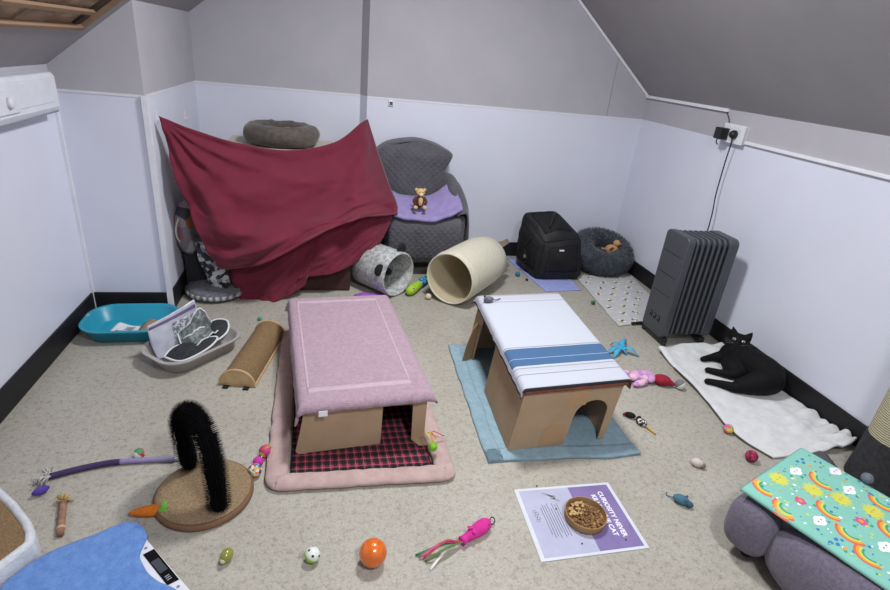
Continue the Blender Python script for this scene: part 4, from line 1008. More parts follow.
for edge in (P[0], P[-1], [r[0] for r in P], [r[-1] for r in P], P[17][4:30]): obj('white_edge', G().tube([p + V((0, 0, .003)) for p in edge], .004, 6), WP, o, smooth=True)
o = obj('paper_slip', G().box((-.05, -.03, 0), (.05, .03, .0015), 0, TR((-.57, 2.82, .062), .7, .5)), mat('slip_print', '#b3b1bb', .8, '#8c8a96', 60), None, (-.57, 2.82, .06)); tag(o, 'small printed paper slip at back right corner of grey litter tray', 'paper')

# ------------------------------------------------------------------ half-round scratcher
t = thing('scratching_ramp', 'half-round sisal scratching ramp with pale wooden ends beside the pet bed', 'cat scratcher', (-.37, 2.6, 0))
ax = V((.105, .5, 0)).normalized(); M = frame_z(ax, (-.437, 2.35, .012), (0, 0, 1))   # local z along the ramp
# local x = up x axis direction
hx_ = M.to_3x3() @ V((1, 0, 0))
def half(r, rz, z0, z1, n=24):
    return [(r*cos(pi*k/n), rz*sin(pi*k/n)) for k in range(n+1)], z0, z1
def arcprism(r, h, z0, z1, mname, m, bv=.002):
    pts = [(r*cos(pi*k/24), h*sin(pi*k/24)) for k in range(25)]; g = G(); n = len(pts)
    S = V((ax.y, -ax.x, 0)); O = V((-.437, 2.35, .012))
    def w3(p, z): return O + S*p[0] + V((0, 0, p[1])) + ax*z
    g.add([w3(p, z0) for p in pts] + [w3(p, z1) for p in pts], [list(range(n)), list(range(n, 2*n))[::-1]] + [(i, n+i, n+(i+1) % n, (i+1) % n) for i in range(n)])
    return obj(mname, g, m, t, bevel=bv)
arcprism(.083, .078, .014, .53, 'sisal_carpet', SISAL, 0); arcprism(.09, .084, 0, .014, 'wooden_end', WOODPALE); arcprism(.09, .084, .53, .544, 'wooden_end', WOODPALE)
S = V((ax.y, -ax.x, 0)); O = V((-.437, 2.35, .012)); g = G(); a = [O + S*-.092, O + S*.092, O + S*.092 + ax*.544, O + S*-.092 + ax*.544]
g.add([p + V((0, 0, -.008)) for p in a] + [p + V((0, 0, -.001)) for p in a], [(3,2,1,0),(4,5,6,7),(0,1,5,4),(1,2,6,5),(2,3,7,6),(3,0,4,7)]); obj('base_board', g, WOODPALE, t)
for s in (-.05, .05):
    for z in (-.008, .51): g = G(); p = O + S*s + ax*z; g.box((-.014, -.02, -.0115), (.014, .03, -.0065), 0, Matrix.Translation(p) @ Matrix.Rotation(atan2(ax.y, ax.x) - pi/2, 4, 'Z')); obj('felt_foot', g, BLACK_PLASTIC, t)

# ------------------------------------------------------------------ arch brush toy
t = thing('arch_brush', 'black bristle arch groomer on a round sisal base', 'cat groomer', (-.455, 1.655, 0))
obj('base', G().lathe([(.02, .001), (.169, .001), (.174, .008), (.174, .022), (.169, .028), (.02, .0285)], 64, TR((-.447, 1.655, 0))), mat('brown_base_edge', '#7a5a44', .8), t, smooth=False, sharp=50)
obj('sisal_top', G().lathe([(.01, .0288), (.162, .0288), (.164, .0315), (.155, .034), (.01, .034)], 64, TR((-.447, 1.655, 0))), mat('sisal_disc', '#a18a6c', .95, '#7d684e', 130, .3, .7, bump=.8, bs=260, bd=.005), t, sharp=50)
AP = curve([(-.525, 1.785, .034), (-.53, 1.775, .16), (-.525, 1.75, .27), (-.495, 1.71, .345), (-.45, 1.655, .37), (-.41, 1.605, .33), (-.388, 1.575, .24), (-.38, 1.562, .14), (-.378, 1.558, .034)], 112)
obj('arch_core', G().tube(AP, .024, 12), mat('black_brush_core', '#08080a', .9, spec=.1), t, smooth=True)
g = G()
for i, p in enumerate(AP[1:-1]):
    tn = (AP[i+2] - AP[i]).normalized(); a = V((.227, .147, 0)).normalized(); a = (a - tn*a.dot(tn)).normalized(); b = tn.cross(a)
    for k in range(24):
        th = 2*pi*(k + random.uniform(-.12, .12))/24; d = a*cos(th) + b*sin(th) + tn*random.uniform(-.03, .03)
        q = p + d*.02
        L = .029 + random.uniform(-.001, .001)
        if q.z + d.z*L > .036: g.spike(q, d, L, .0024)
obj('bristles', g, mat('black_bristle', '#08080a', .9, spec=.1), t)
t.location.y -= .022
# ------------------------------------------------------------------ wand toy
t = thing('wand_toy', 'purple padded wand toy lying left of the arch groomer', 'cat toy', (-.8, 1.81, 0))
obj('handle', G().tube(curve([(-1.02, 1.775, .013), (-.93, 1.808, .013), (-.85, 1.828, .013), (-.80, 1.834, .013)], 24), .012, 12), mat('dark_purple_foam', '#43345c', .85, '#3a2d52', 20), t, smooth=True)
obj('handle', G().tube(curve([(-.80, 1.834, .013), (-.72, 1.836, .013), (-.64, 1.834, .013), (-.60, 1.832, .013)], 24), .011, 12), mat('lilac_foam', '#9186ac', .85, '#877ca2', 20), t, smooth=True, label='pale lilac half of the wand')
obj('string', G().tube(curve([(-.60, 1.832, .013), (-.565, 1.835, .008), (-.545, 1.838, .006)], 10), .004, 8), WP, t, smooth=True)
YARN = mat('grey_white_yarn', '#c9c5c2', .95, '#a9a5a3', 40)
g = G()
for k in range(22):
    a = pi + random.uniform(-1.5, 1.5); L = random.uniform(.03, .055); s = V((-1.02, 1.775, .012)); e = s + V((cos(a)*L, sin(a)*L, 0)); e.z = .003
    m_ = (s + e)/2 + V((random.gauss(0, .012), random.gauss(0, .012), random.uniform(.0, .03))); g.tube(curve([s, m_, e], 7), .0028, 5)
obj('tassel', g, YARN, t, smooth=True)
VIO = mat('violet_felt', '#5a43a0', .9, '#4b378e', 30)
g = G().lathe([(.004, 0), (.014, .012), (.017, .03), (.012, .045), (.004, .055)], 14, frame_z((-.75, -.62, .02), (-.995, 1.715, .019)), sx=.9, sy=.9)
o = obj('felt_toy', g, VIO, None, (-1.03, 1.69, 0), smooth=True); tag(o, 'small violet felt toy beside the frayed end of the purple wand', 'cat toy')
# wooden stick with raffia head
t = thing('stick_toy', 'wooden stick toy with straw raffia tuft above the blue-covered scale', 'cat toy', (-.9, 1.57, 0))
a, b = V((-.922, 1.642, .014)), V((-.872, 1.49, .014))
obj('stick', G().tube([a, a*.7 + b*.3, b*.7 + a*.3, b], [.012, .0125, .012, .011], 14), mat('banded_wood', '#a07a63', .7, '#7c5948', 40), t, smooth=True)
obj('band', G().tube([b*.85 + a*.15, b*.8 + a*.2], .0135, 14), mat('tan_cord', '#c9a98a', .9), t, smooth=True)
g = G()
for k in range(70):
    d = (a - b).normalized(); v_ = d*random.uniform(.2, 1) + V((random.gauss(0, .6), random.gauss(0, .6), random.gauss(0, .5))); v_.normalize(); e = a + v_*random.uniform(.02, .035); e.z = max(e.z, .003); g.tube([a, (a + e)/2 + V((0, 0, .003)), e], .0017, 4)
obj('raffia_tuft', g, mat('straw_raffia', '#c2a86c', .9, '#a88f55', 60), t)
# carrot
t = thing('carrot_toy', 'orange plush carrot with green top at the edge of the round sisal base', 'cat toy', (-.64, 1.56, 0))
obj('root', G().lathe([(.002, 0), (.010, .012), (.017, .04), (.021, .07), (.0205, .09), (.012, .098), (.002, .1)], 18, frame_z((1, .06, 0), (-.683, 1.553, .022))), mat('orange_plush', '#d97a24', .9, '#c96a18', 30, bump=.3, bs=150), t, smooth=True)
g = G()
for k in range(6):
    a = (k - 2.5)*.35; s = V((-.587, 1.559, .022)); g.tube(curve([s, s + V((.02*cos(a), .02*sin(a), .008)), s + V((.042*cos(a), .042*sin(a), .004 + .006*(k % 2)))], 6), [.006, .007, .007, .006, .004, .002], 8)
obj('leaves', g, mat('green_felt', '#5fae3a', .9, '#4c9a2c', 30), t, smooth=True)

# ------------------------------------------------------------------ cat scale under a blue towel, beige lounger
ang = atan2(-.21, .18); MS = TR((-.60, 1.425, 0), ang)       # local x runs down along the display edge
t = thing('pet_scale', 'white digital pet scale with black display under the blue towel', 'scale', (-.7, 1.25, 0))
obj('platform', G().prism(rrect(.52, .31, .06, 6, .16, -.148), .012, .04, 'z', 0, MS), WHITE_PLASTIC, t, bevel=.006)
for x in (.03, .37):
    for y in (-.03, -.26): obj('foot', G().lathe([(.015, 0), (.017, .012)], 16, MS @ Matrix.Translation(V((x, y, .0002)))), DARKGREY, t)
dsp = obj('display', G().prism([(.068, -.030), (.072, .004), (.235, .002), (.228, -.032)], .0402, .0422, 'z', 0, MS), mat('black_glass', '#0f1014', .15, spec=.6), t, bevel=.001)
obj('screen', G().box((.115, -.027, .0423), (.175, -.003, .0428), 0, MS), mat('grey_screen', '#474b52', .3), dsp)
for x in (.195, .203, .211): obj('display_mark', G().box((x, -.024, .0423), (x + .003, -.010, .0427), 0, MS), mat('pale_mark', '#9aa0a8', .5), dsp)
for x in (.05, .255): obj('button', G().lathe([(.005, 0), (.005, .0012)], 14, MS @ Matrix.Translation(V((x, -.012, .0401)))), mat('grey_button', '#8b8e98', .5), t)
# towel: outline in scale coordinates, thick and softly rounded
BT = [(-.115, -.11), (-.098, -.02), (-.06, .014), (-.01, .016), (.022, .004), (.05, -.025), (.075, -.042), (.11, -.048), (.15, -.052), (.20, -.046), (.24, -.03), (.29, -.02), (.34, -.03), (.40, -.05), (.47, -.08), (.49, -.2), (.47, -.34), (.40, -.375), (.30, -.37), (.2, -.365), (.1, -.385), (.0, -.39), (-.10, -.36), (-.135, -.29), (-.14, -.21)]
ring = curve([V((x, y, 0)) for x, y in BT + BT[:1]], 90)[:-1]; c = V((.22, -.2, 0)); vs = []; fs = []; n = len(ring); K = [0, .25, .5, .75, .9, .97, 1.0]
def zt(p, s):
    inside = True; h = .0455 if s < .88 else .0455 - (s - .88)/.12*.004
    return h + .004*nz((p.x, p.y, 2), 12) + .002*nz((p.x, p.y, 5), 40)
for s in K:
    for p in ring: q = c + (p - c)*max(s, .001); vs.append(MS @ V((q.x, q.y, zt(q, s) + .008)))
m_ = len(K)
for j in range(m_ - 1): fs += [(j*n+i, (j+1)*n+i, (j+1)*n+(i+1) % n, j*n+(i+1) % n) for i in range(n)]
b = len(vs); vs += [MS @ V((c.x + (p.x-c.x)*1.006, c.y + (p.y-c.y)*1.006, .0428 if (p.y > -.1) else .018)) for p in ring]; fs += [((m_-1)*n+i, b+i, b+(i+1) % n, (m_-1)*n+(i+1) % n) for i in range(n)]
b2 = len(vs); vs += [MS @ V((c.x + (p.x-c.x)*.9, c.y + (p.y-c.y)*.9, .0425)) for p in ring]; fs += [(b+i, b2+i, b2+(i+1) % n, b+(i+1) % n) for i in range(n)] + [[b2+i for i in range(n)][::-1]]
o = obj('blue_towel', G().add(vs, fs), BLUE_TERRY, None, (-.7, 1.2, .045), smooth=True); tag(o, 'blue terry towel laid over the white pet scale, bottom left', 'towel')
t = thing('cat_lounger', 'cat lounger with sisal carpet and white plush rim at left edge', 'cat bed', (-1.12, 1.4, 0))
OUT = [(-.905, 1.435), (-.94, 1.485), (-1.02, 1.572), (-1.105, 1.65), (-1.2, 1.70), (-1.32, 1.68), (-1.34, 1.45), (-1.30, 1.2), (-1.17, 1.08), (-1.05, 1.12), (-.93, 1.32), (-.888, 1.39)]
cc = V((-1.13, 1.42, 0)); WPL = mat('white_plush', '#d6d8dc', .95, '#c4c7cc', 40, bump=.5, bs=130, sheen=.15)
def lring(k, z): return [V((cc.x + (x - cc.x)*k, cc.y + (y - cc.y)*k, z)) for x, y in OUT]
L = [lring(.98, .001), lring(1.0, .02), lring(1.0, .085), lring(.985, .1), lring(.90, .104), lring(.865, .09), lring(.85, .06)]; n = len(OUT)
obj('plush_rim', G().add([p for q in L for p in q], [(j*n+i, j*n+(i+1) % n, (j+1)*n+(i+1) % n, (j+1)*n+i) for j in range(len(L)-1) for i in range(n)] + [list(range(n))[::-1], [(len(L)-1)*n+i for i in range(n)]]), WPL, t, bevel=.008, sharp=50)
g = G(); n = len(OUT); g.add(lring(.862, .062) + lring(.862, .09) , [list(range(n))[::-1], [n+i for i in range(n)]] + [(i, (i+1) % n, n+(i+1) % n, n+i) for i in range(n)]); obj('sisal_panel', g, SISAL, t)

# ------------------------------------------------------------------ poster, bowl
t = thing('poster', 'purple and lavender printed poster lying on the floor, right of centre', 'poster', (.965, 1.37, 0))
cor = [V((.744, 1.196, .001)), V((1.178, 1.204, .001)), V((1.178, 1.536, .001)), V((.753, 1.538, .001))]
def pp(u, v, z=.0): return (cor[0]*(1-u) + cor[1]*u)*(1-v) + (cor[3]*(1-u) + cor[2]*u)*v + V((0, 0, z + .006*(max(0, .06 - v)/.06)**2 * (1 + .6*sin(u*7)) * 0))
def panel(u0, u1, v0, v1, z, th): return G().sheet([[pp(u0 + (u1-u0)*i/6, v0 + (v1-v0)*j/6, z) for i in range(7)] for j in range(7)], th)
obj('sheet', panel(0, 1, 0, 1, .0004, .0014), mat('glossy_white_paper', '#d3d5df', .35, spec=.4), t)
obj('printed_half', panel(.04, .545, .035, .965, .0019, .0003), mat('lavender_print', '#b5b7cd', .4, '#abadc6', 9, spec=.4), t)
obj('printed_half', panel(.545, .965, .035, .965, .0019, .0003), mat('purple_print', '#8576a6', .4, '#776899', 9, spec=.4), t, label='purple half of the poster')
Wt = mat('white_lettering', '#e9e6f2', .5)
MX = Matrix.Rotation(-pi/2, 4, 'Z')
for body, u, v in (('CURIOSITY NEVER', .845, .52), ('KILLED THE CAT', .765, .51)):
    p = pp(u, v, .0023); obj('title_line', text_geo(body, .0275, Matrix.Translation(p) @ MX @ Matrix.Scale(1.0, 4), .0011), Wt, t)
DT = mat('dark_small_print', '#5b5a6d', .6)
for k in range(8):
    g = G(); p = pp(.19 + .024*k, .50 + .0*k, .0023); L = [.13, .16, .15, .17, .12, .165, .15, .16][k]; g.box((-L/2, -.0011, 0), (L/2, .0011, .0002), 0, Matrix.Translation(p + V((.012*0, .0, 0))) @ MX); obj('small_print', g, DT, t)
lg = G(); p = pp(.115, .58, .0023)
for k in range(5): lg.v; lg.add(torus((0, 0, 0), .006, .0009, 14, 5, 1, 1.1, .2).xf(Matrix.Translation(p + V((.006*(k % 2), -.022 + .011*k, .0002)))).v, torus((0, 0, 0), .006, .0009, 14, 5).f)
obj('logo_mark', lg, DT, t)
gm = G(); GM = mat('grey_motif', '#9a99a6', .6)
for (du, dv, a, rx, ry) in ((.3, .88, -.6, .022, .006), (.35, .83, .5, .015, .010), (.375, .79, -.7, .016, .006), (.335, .86, -.5, .014, .003)):
    p = pp(du, dv, 0); spot(gm, (p.x, p.y), rx, ry, a, .0032, 0, 14, .0002)
obj('toy_motif', gm, GM, t)
t = thing('treat_bowl', 'shallow round kraft board bowl standing on the poster', 'bowl', (.985, 1.36, .003))
KR = mat('kraft_board', '#a9855c', .85, '#9b784f', 12); M = TR((.985, 1.36, .0033))
obj('bowl_base', G().lathe([(.01, 0), (.074, 0), (.079, .004), (.081, .034), (.0785, .0345), (.0765, .008), (.01, .006)], 48, M), KR, t, sharp=50)
obj('rim', torus((.985, 1.36, .0376), .0795, .0022, 48, 8), KR, t, smooth=True)
g = G(); random.seed(3)
for k in range(260):
    a = random.random()*2*pi; r = .07*sqrt(random.random()); s = random.uniform(.004, .0075); lay = .012 + .014*random.random()*(1 if (cos(a + .9) > -.2) else .45)
    g.ball((.985 + r*cos(a), 1.36 + r*sin(a), lay), (s, s*.8, s*.7), 7, 5, M=Matrix.Rotation(random.random()*3, 4, 'X'))
o = obj('cat_treats', g, mat('brown_treats', '#95734e', .9, '#7a593a', 60, .4, .6), None, (.985, 1.36, .01), smooth=True); o['kind'] = 'stuff'; tag(o, 'brown crumbled cat treats heaped in the kraft bowl on the poster', 'treats')
g = G(); random.seed(5)
for k in range(60):
    a = 2.2 + random.uniform(-.9, .9); r = .055*sqrt(random.random()) + .008; s = random.uniform(.004, .007)
    g.ball((.985 + r*cos(a), 1.36 + r*sin(a), .0285), (s, s*.8, s*.6), 7, 5)
o2 = obj('pale_treats', g, mat('pale_treats', '#c7a877', .9, '#b08f5e', 60), o, smooth=True); o2['kind'] = 'stuff'
CR = mat('dark_crumb', '#2a2226', .9); first = None
for (x, y) in [(0.857, 1.546), (0.891, 1.419), (0.925, 1.25), (0.942, 1.297), (1.103, 1.247), (0.965, 1.453)]:
    if first is None:
        first = tag(obj('crumb', G().ball((x, y, .0055), (.0035, .003, .0028), 8, 6), CR, None, (x, y, .003), smooth=True), 'tiny dark crumb on the poster around the kraft bowl', 'crumb', 'crumbs on the poster')
    else:
        c = first.copy(); COL.objects.link(c); c.location = (x, y, .003)

# ------------------------------------------------------------------ small toys and balls
def toyball(name, x, y, r, m, label, z=0., cat_='ball', parts=None):
    o = obj(name, G().ball((x, y, z + r + .0005), r, 28, 18), m, None, (x, y, z), smooth=True); return tag(o, label, cat_, None)
CRK = mat('translucent_orange', '#e0701c', .25, '#c95c10', 40, bump=.2, bs=90, spec=.6, coat=.4)
toyball('orange_ball', .155, 1.268, .047, CRK, 'large glossy orange ball on the floor, front centre')
t = thing('bell_ball', 'half lime half white lattice bell ball left of the orange ball', 'ball', (-.047, 1.305, 0))
c = V((-.045, 1.300, .0275)); lm = mat('lime_plastic', '#93c626', .4, spec=.5); wm = mat('clear_white_plastic', '#dfe5df', .35, spec=.5)
tilt = Matrix.Rotation(.5, 4, 'Y')
def hemi(s): return [(.0005, s*.026)] + [(.026*cos(a), s*.026*sin(a)) for a in [pi/2*(1 - k/9) for k in range(1, 10)]]
obj('lime_half', G().lathe(hemi(-1), 24, Matrix.Translation(c) @ tilt, cap=True), lm, t, smooth=True); obj('white_half', G().lathe(hemi(1), 24, Matrix.Translation(c) @ tilt), wm, t, smooth=True)
for k in range(10):
    a = 2*pi*k/10; n = tilt.to_3x3() @ V((cos(a)*.8, sin(a)*.8, .6 if k % 2 else -.6)); obj('slot', G().ball((0, 0, 0), (.0045, .0045, .0015), 10, 6).xf(frame_z(n, c + n.normalized()*.0257)), BLACK_PLASTIC, t, smooth=True)
obj('seam_ring', torus((0, 0, 0), .0262, .0012, 30, 6).xf(Matrix.Translation(c) @ tilt), lm, t, smooth=True)
t = thing('olive_ball', 'small olive egg-shaped ball at the front left of the floor', 'ball', (-.322, 1.335, 0))
OL = mat('olive_plastic', '#8d8f3c', .3, '#7e8032', 20, spec=.6, coat=.3); obj('shell', G().ball((-.322, 1.335, .023), (.0195, .026, .022), M=Matrix.Rotation(-.4, 4, 'Z')), OL, t, smooth=True); obj('window', G().ball((-.331, 1.316, .022), (.010, .010, .009)), mat('pale_window', '#c4c39a', .3), t, smooth=True)
def swirl(name, cols):
    return voro(name, cols, 55, .7)
toyball('striped_ball', -.738, 1.865, .022, swirl('red_green_swirl', ['#b8343c', '#4b8a5a', '#d9d4cc', '#c24a50']), 'small red and white felt ball beside the lilac end of the wand')
toyball('rainbow_ball', 1.975, 1.80, .024, swirl('rainbow_swirl', ['#e0663a', '#7fbf4a', '#d85a93', '#e9c14a', '#4aa6b8']), 'small rainbow sponge ball touching the edge of the white blanket')
toyball('berry_ball', 1.945, 1.60, .028, voro('crimson_speckle', ['#8c1f45', '#b33a60', '#5e1230', '#a12a52'], 90, .8, .6), 'crimson knobbly ball at the near corner of the white blanket')
toyball('teal_ball', 1.528, 3.81, .02, mat('teal_ball', '#24789a', .5), 'small teal ball on the floor in front of the black carrier, left side')
toyball('green_bead', 1.95, 3.28, .016, mat('dark_green', '#2c6b3f', .6), 'small dark green ball on the floor before the bee blanket')
toyball('mint_bead', -.405, 3.06, .012, mat('mint', '#3a9c86', .6), 'tiny mint green bead on the floor behind the half-round scratcher')
toyball('cream_ball', .705, 3.365, .022, mat('cream_felt', '#d6c9b2', .95), 'small cream ball beside the ivory pouf opening')
toyball('dark_bead', 1.575, 3.715, .011, BLACK_PLASTIC, 'tiny black bead by the corner of the black carrier')
# pink balls with panda-like halves near the blanket
t = thing('white_black_ball', 'small white and grey ball right of the red plush toy', 'ball', (1.955, 2.18, 0))
c = V((1.955, 2.185, .0285)); tl = Matrix.Rotation(2.4, 4, 'X') @ Matrix.Rotation(.5, 4, 'Y')
def hemr(r, s): return [(.0005, s*r)] + [(r*cos(a), s*r*sin(a)) for a in [pi/2*(1 - k/9) for k in range(1, 10)]]
obj('white_half', G().lathe(hemr(.028, 1), 24, Matrix.Translation(c) @ tl), mat('offwhite', '#d7d5cb', .7), t, smooth=True); obj('grey_half', G().lathe(hemr(.028, -1), 24, Matrix.Translation(c) @ tl), mat('midgrey', '#77777a', .7), t, smooth=True)
# pink fish with ribbons
t = thing('pink_fish_toy', 'hot pink plush fish with green and white ribbon tails', 'cat toy', (.46, 1.3, 0))
HP = mat('hot_pink_plush', '#d8369a', .9, '#c32a88', 30, bump=.4, bs=160)
a, b = V((.60, 1.372, .026)), V((.475, 1.300, .022)); pth = curve([a, a*.7 + b*.3, a*.35 + b*.65, b], 16)
obj('body', G().tube(pth, [.008, .017, .022, .0245, .026, .0265, .026, .025, .024, .022, .020, .018, .016, .015, .016, .018], 16), HP, t, smooth=True)
d = (b - a).normalized(); n = V((-d.y, d.x, 0))
for s in (-1, 1): obj('fin', G().prism([(0, 0), (.028, .022*s), (.034, .008*s), (.02, 0)][::s], .018, .026, 'z', 0, TR(a*.5 + b*.5 + n*s*.015*0, atan2(d.y, d.x))), HP, t, bevel=.003)
obj('hanging_loop', torus((0, 0, 0), .012, .0022, 20, 6).xf(TR(a + V((.012, .006, -.006)), .5, .9)), BLACK_PLASTIC, t, smooth=True)
for s in (-1, 1): obj('eye', G().ball(a + d*.028 + n*s*.017 + V((0, 0, .014)), .004, 10, 6), BLACK_PLASTIC, t, smooth=True)
for k, (end, w_, m_) in enumerate([((.345, 1.214), .010, mat('white_ribbon', '#e3e1da', .7)), ((.305, 1.275), .009, mat('green_ribbon', '#2f8050', .7)), ((.335, 1.245), .009, mat('olive_ribbon', '#5f7a45', .7)), ((.315, 1.262), .008, mat('pink_ribbon', '#d05a86', .7)), ((.33, 1.255), .008, mat('red_ribbon', '#b8474f', .7))]):
    e = V((*end, .003 + .002*k)); mid = (b + e)/2 + V((.008*sin(k*2.1), .012*cos(k*1.7), .012 + .004*k)); c_ = curve([b, b*.6 + mid*.4, mid, e], 16); P = []
    sd = V((-(e - b).y, (e - b).x, 0)).normalized()
    P = [[p - sd*w_/2, p + sd*w_/2] for p in c_]; obj('ribbon', G().sheet(P, .0014), m_, t, smooth=True)
# ball chain by the pet bed corner
t = thing('ball_chain_toy', 'string of three multicoloured felt balls by the pet bed corner', 'cat toy', (-.265, 1.76, 0))
for p, r, m_ in (((-.248, 1.83, .0285), .027, swirl('felt_mix_warm', ['#c9573f', '#d7b24a', '#b43c7c', '#6a8c4a'])), ((-.272, 1.775, .0225), .021, mat('magenta_felt', '#c238a4', .9)), ((-.278, 1.72, .0285), .027, voro('felt_mix_dots', ['#d8d5cf', '#d9a62e', '#3f78b0', '#b8446a', '#4f4a52', '#e07a3a'], 90, .8))): obj('felt_ball', G().ball(p, r), m_, t, smooth=True)
obj('cord', G().tube([(-.248, 1.83, .028), (-.272, 1.775, .022), (-.278, 1.72, .028)], .002, 6), WP, t)
t = thing('green_pom_toy', 'lime green pompom with yellow and pink threads at pet bed corner', 'cat toy', (.45, 1.735, .05))
pmc = V((.445, 1.742, .075)); g = G().ball(pmc, .018)
for k in range(260): g.spike(pmc, V((random.gauss(0,1), random.gauss(0,1), random.gauss(0,1))), .024, .0022)
obj('pompom', g, mat('lime_yarn', '#8bc63a', .95, '#78b02a', 60), t)
for k, (m_, e) in enumerate(((mat('yellow_thread', '#d5c83e', .8), (.40, 1.86, .10)), (mat('pink_thread', '#d66a94', .8), (.43, 1.875, .09)), (mat('orange_thread', '#d79a3a', .8), (.385, 1.835, .115)))):
    obj('thread', G().tube(curve([pmc + V((0, .01, .012)), (pmc + V(e))/2 + V((.012*k, 0, .02)), V((e[0] + .08, e[1] - .05, e[2]-.03))], 10), .0025, 6), m_, t, smooth=True)
# blue feather toy
t = thing('blue_feather_toy', 'bright blue ribbon and feather toy right of the striped towel', 'cat toy', (1.82, 2.62, 0))
BF = mat('sky_blue_ribbon', '#4fb0d6', .8, '#3d9dc6', 20); cx = V((1.80, 2.60, .022)); obj('knot', G().ball(cx, (.022, .02, .018)), BF, t, smooth=True)
for k, (e, w_) in enumerate((((1.72, 2.52), .035), ((1.70, 2.57), .03), ((1.90, 2.53), .035), ((1.88, 2.65), .03), ((1.93, 2.75), .03), ((1.78, 2.68), .028), ((1.83, 2.55), .03))):
    e = V((*e, .004)); mid = (cx + e)/2 + V((0, 0, .02 + .006*(k % 3))); sd = V((-(e - cx).y, (e - cx).x, 0)).normalized(); c_ = curve([cx, mid, e], 12)
    P = [[p - sd*w_*(.25 + .75*sin(pi*min(1, .15 + i/13)))*.5, p + V((0, 0, .004)), p + sd*w_*(.25 + .75*sin(pi*min(1, .15 + i/13)))*.5] for i, p in enumerate(c_)]
    obj('ribbon', G().sheet(P, .0015), BF, t, smooth=True)
# pink and red plush toys
t = thing('pink_plush_toy', 'pink and lilac striped fabric toy right of the cardboard houses', 'cat toy', (1.77, 2.26, 0))
PK = voro('pink_lilac_print', ['#d9a3c6', '#b98ac4', '#e4b9cf', '#c893c9'], 35)
for c_, r in (((1.745, 2.29, .028), (.07, .038, .027)), ((1.80, 2.275, .03), (.046, .052, .029)), ((1.735, 2.23, .018), (.06, .022, .017)), ((1.69, 2.33, .018), (.04, .025, .017))): obj('lobe', G().ball(c_, r, M=Matrix.Rotation(.3, 4, 'Z')), PK, t, smooth=True)
t = thing('red_plush_toy', 'dark red plush toy touching the pink fabric toy', 'cat toy', (1.87, 2.22, 0))
RP = mat('crimson_plush', '#a32238', .9, '#8d1a2f', 30, bump=.3, bs=150)
obj('body', G().ball((1.868, 2.232, .032), (.052, .036, .031), M=Matrix.Rotation(-.5, 4, 'Z')), RP, t, smooth=True); obj('tip', G().lathe([(.02, 0), (.012, .03), (.003, .05)], 12, frame_z((.8, -.45, -.2), (1.895, 2.215, .03))), RP, t, smooth=True)
# feather bird
t = thing('feather_toy', 'tiny black and white feathered toy on yellow stick by the blue towel', 'cat toy', (1.55, 1.87, 0))
BK = mat('black_feather', '#1e1a1c', .9)
for c_, r, a in (((1.515, 1.955, .018), (.028, .015, .015), -.6), ((1.545, 1.925, .016), (.022, .012, .013), .6)): obj('feather', G().ball(c_, r, M=Matrix.Rotation(a, 4, 'Z')), BK, t, smooth=True)
obj('body', G().ball((1.545, 1.895, .018), (.028, .02, .017), M=Matrix.Rotation(-1, 4, 'Z')), voro('speckled_feather', ['#1f1b1d', '#d9d4cd', '#4a4144'], 120), t, smooth=True)
obj('stick', G().tube([(1.555, 1.875, .012), (1.578, 1.815, .006)], .0045, 8), mat('yellow_plastic', '#c9a636', .5), t, smooth=True)
obj('red_tip', G().ball((1.495, 1.972, .012), (.012, .008, .008)), RP, t, smooth=True)
# shell / white mouse, blue mouse
t = thing('white_mouse_toy', 'small white toy mouse with brown base on open floor, right', 'cat toy', (1.65, 1.59, 0))
obj('body', G().ball((1.65, 1.592, .0205), (.028, .019, .02), M=Matrix.Rotation(-.6, 4, 'Z')), mat('white_felt_mouse', '#cfc6bf', .95), t, smooth=True); obj('head', G().ball((1.668, 1.576, .016), (.015, .013, .0135)), mat('brownish_felt', '#8a7268', .95), t, smooth=True)
obj('ear', G().ball((1.66, 1.592, .036), (.007, .003, .008)), mat('pinkish_felt', '#d0b0a8', .95), t, smooth=True)
t = thing('blue_mouse_toy', 'small teal blue toy mouse on open floor right of the poster', 'cat toy', (1.44, 1.38, 0))
BM = mat('teal_felt', '#51788c', .95, '#43687c', 40, bump=.4, bs=200)
obj('body', G().ball((1.435, 1.395, .0205), (.033, .021, .02), M=Matrix.Rotation(-.75, 4, 'Z')), BM, t, smooth=True); obj('head', G().ball((1.458, 1.372, .015), (.017, .014, .0135), M=Matrix.Rotation(-.75, 4, 'Z')), mat('dark_teal_felt', '#3e5a69', .95), t, smooth=True)
for s in (-1, 1): obj('ear', G().ball((1.447 + s*.01, 1.385 + s*.01, .034), (.007, .004, .008)), BM, t, smooth=True)
obj('tail', G().tube(curve([(1.412, 1.418, .012), (1.40, 1.44, .004), (1.41, 1.455, .004)], 8), .0022, 6), BM, t, smooth=True)

# ------------------------------------------------------------------ plush tunnel with rainbow blanket, scratching post
MR = Matrix((V((.925, .38, 0)), V((-.38, .925, 0)), V((0, 0, 1)))).transposed().to_4x4(); MR.translation = V((1.462, 1.180, 0))
PG = mat('grey_lilac_plush', '#6f6878', .95, '#5e5868', 90, .35, .65, bump=.6, bs=220, sheen=.2)
t = thing('plush_cat_bed', 'grey lilac plush covered cat bed under the rainbow blanket', 'cat bed', (1.7, .95, 0))
def superblock(cx, cy, cz, ax_, ay_, az_, e=.5, n=36, m=22, bot=None):
    g = G().ball((0, 0, 0), 1, n, m)
    def f(c): return math.copysign(abs(c) ** e, c)
    out = []
    for p in g.v:
        q = V((f(p.x)*ax_ + cx, f(p.y)*ay_ + cy, f(p.z)*az_ + cz)); out.append(MR @ q)
    g.v = out; return g
obj('body', superblock(.235, -.40, .155, .20, .37, .132, .35), PG, t, smooth=True)
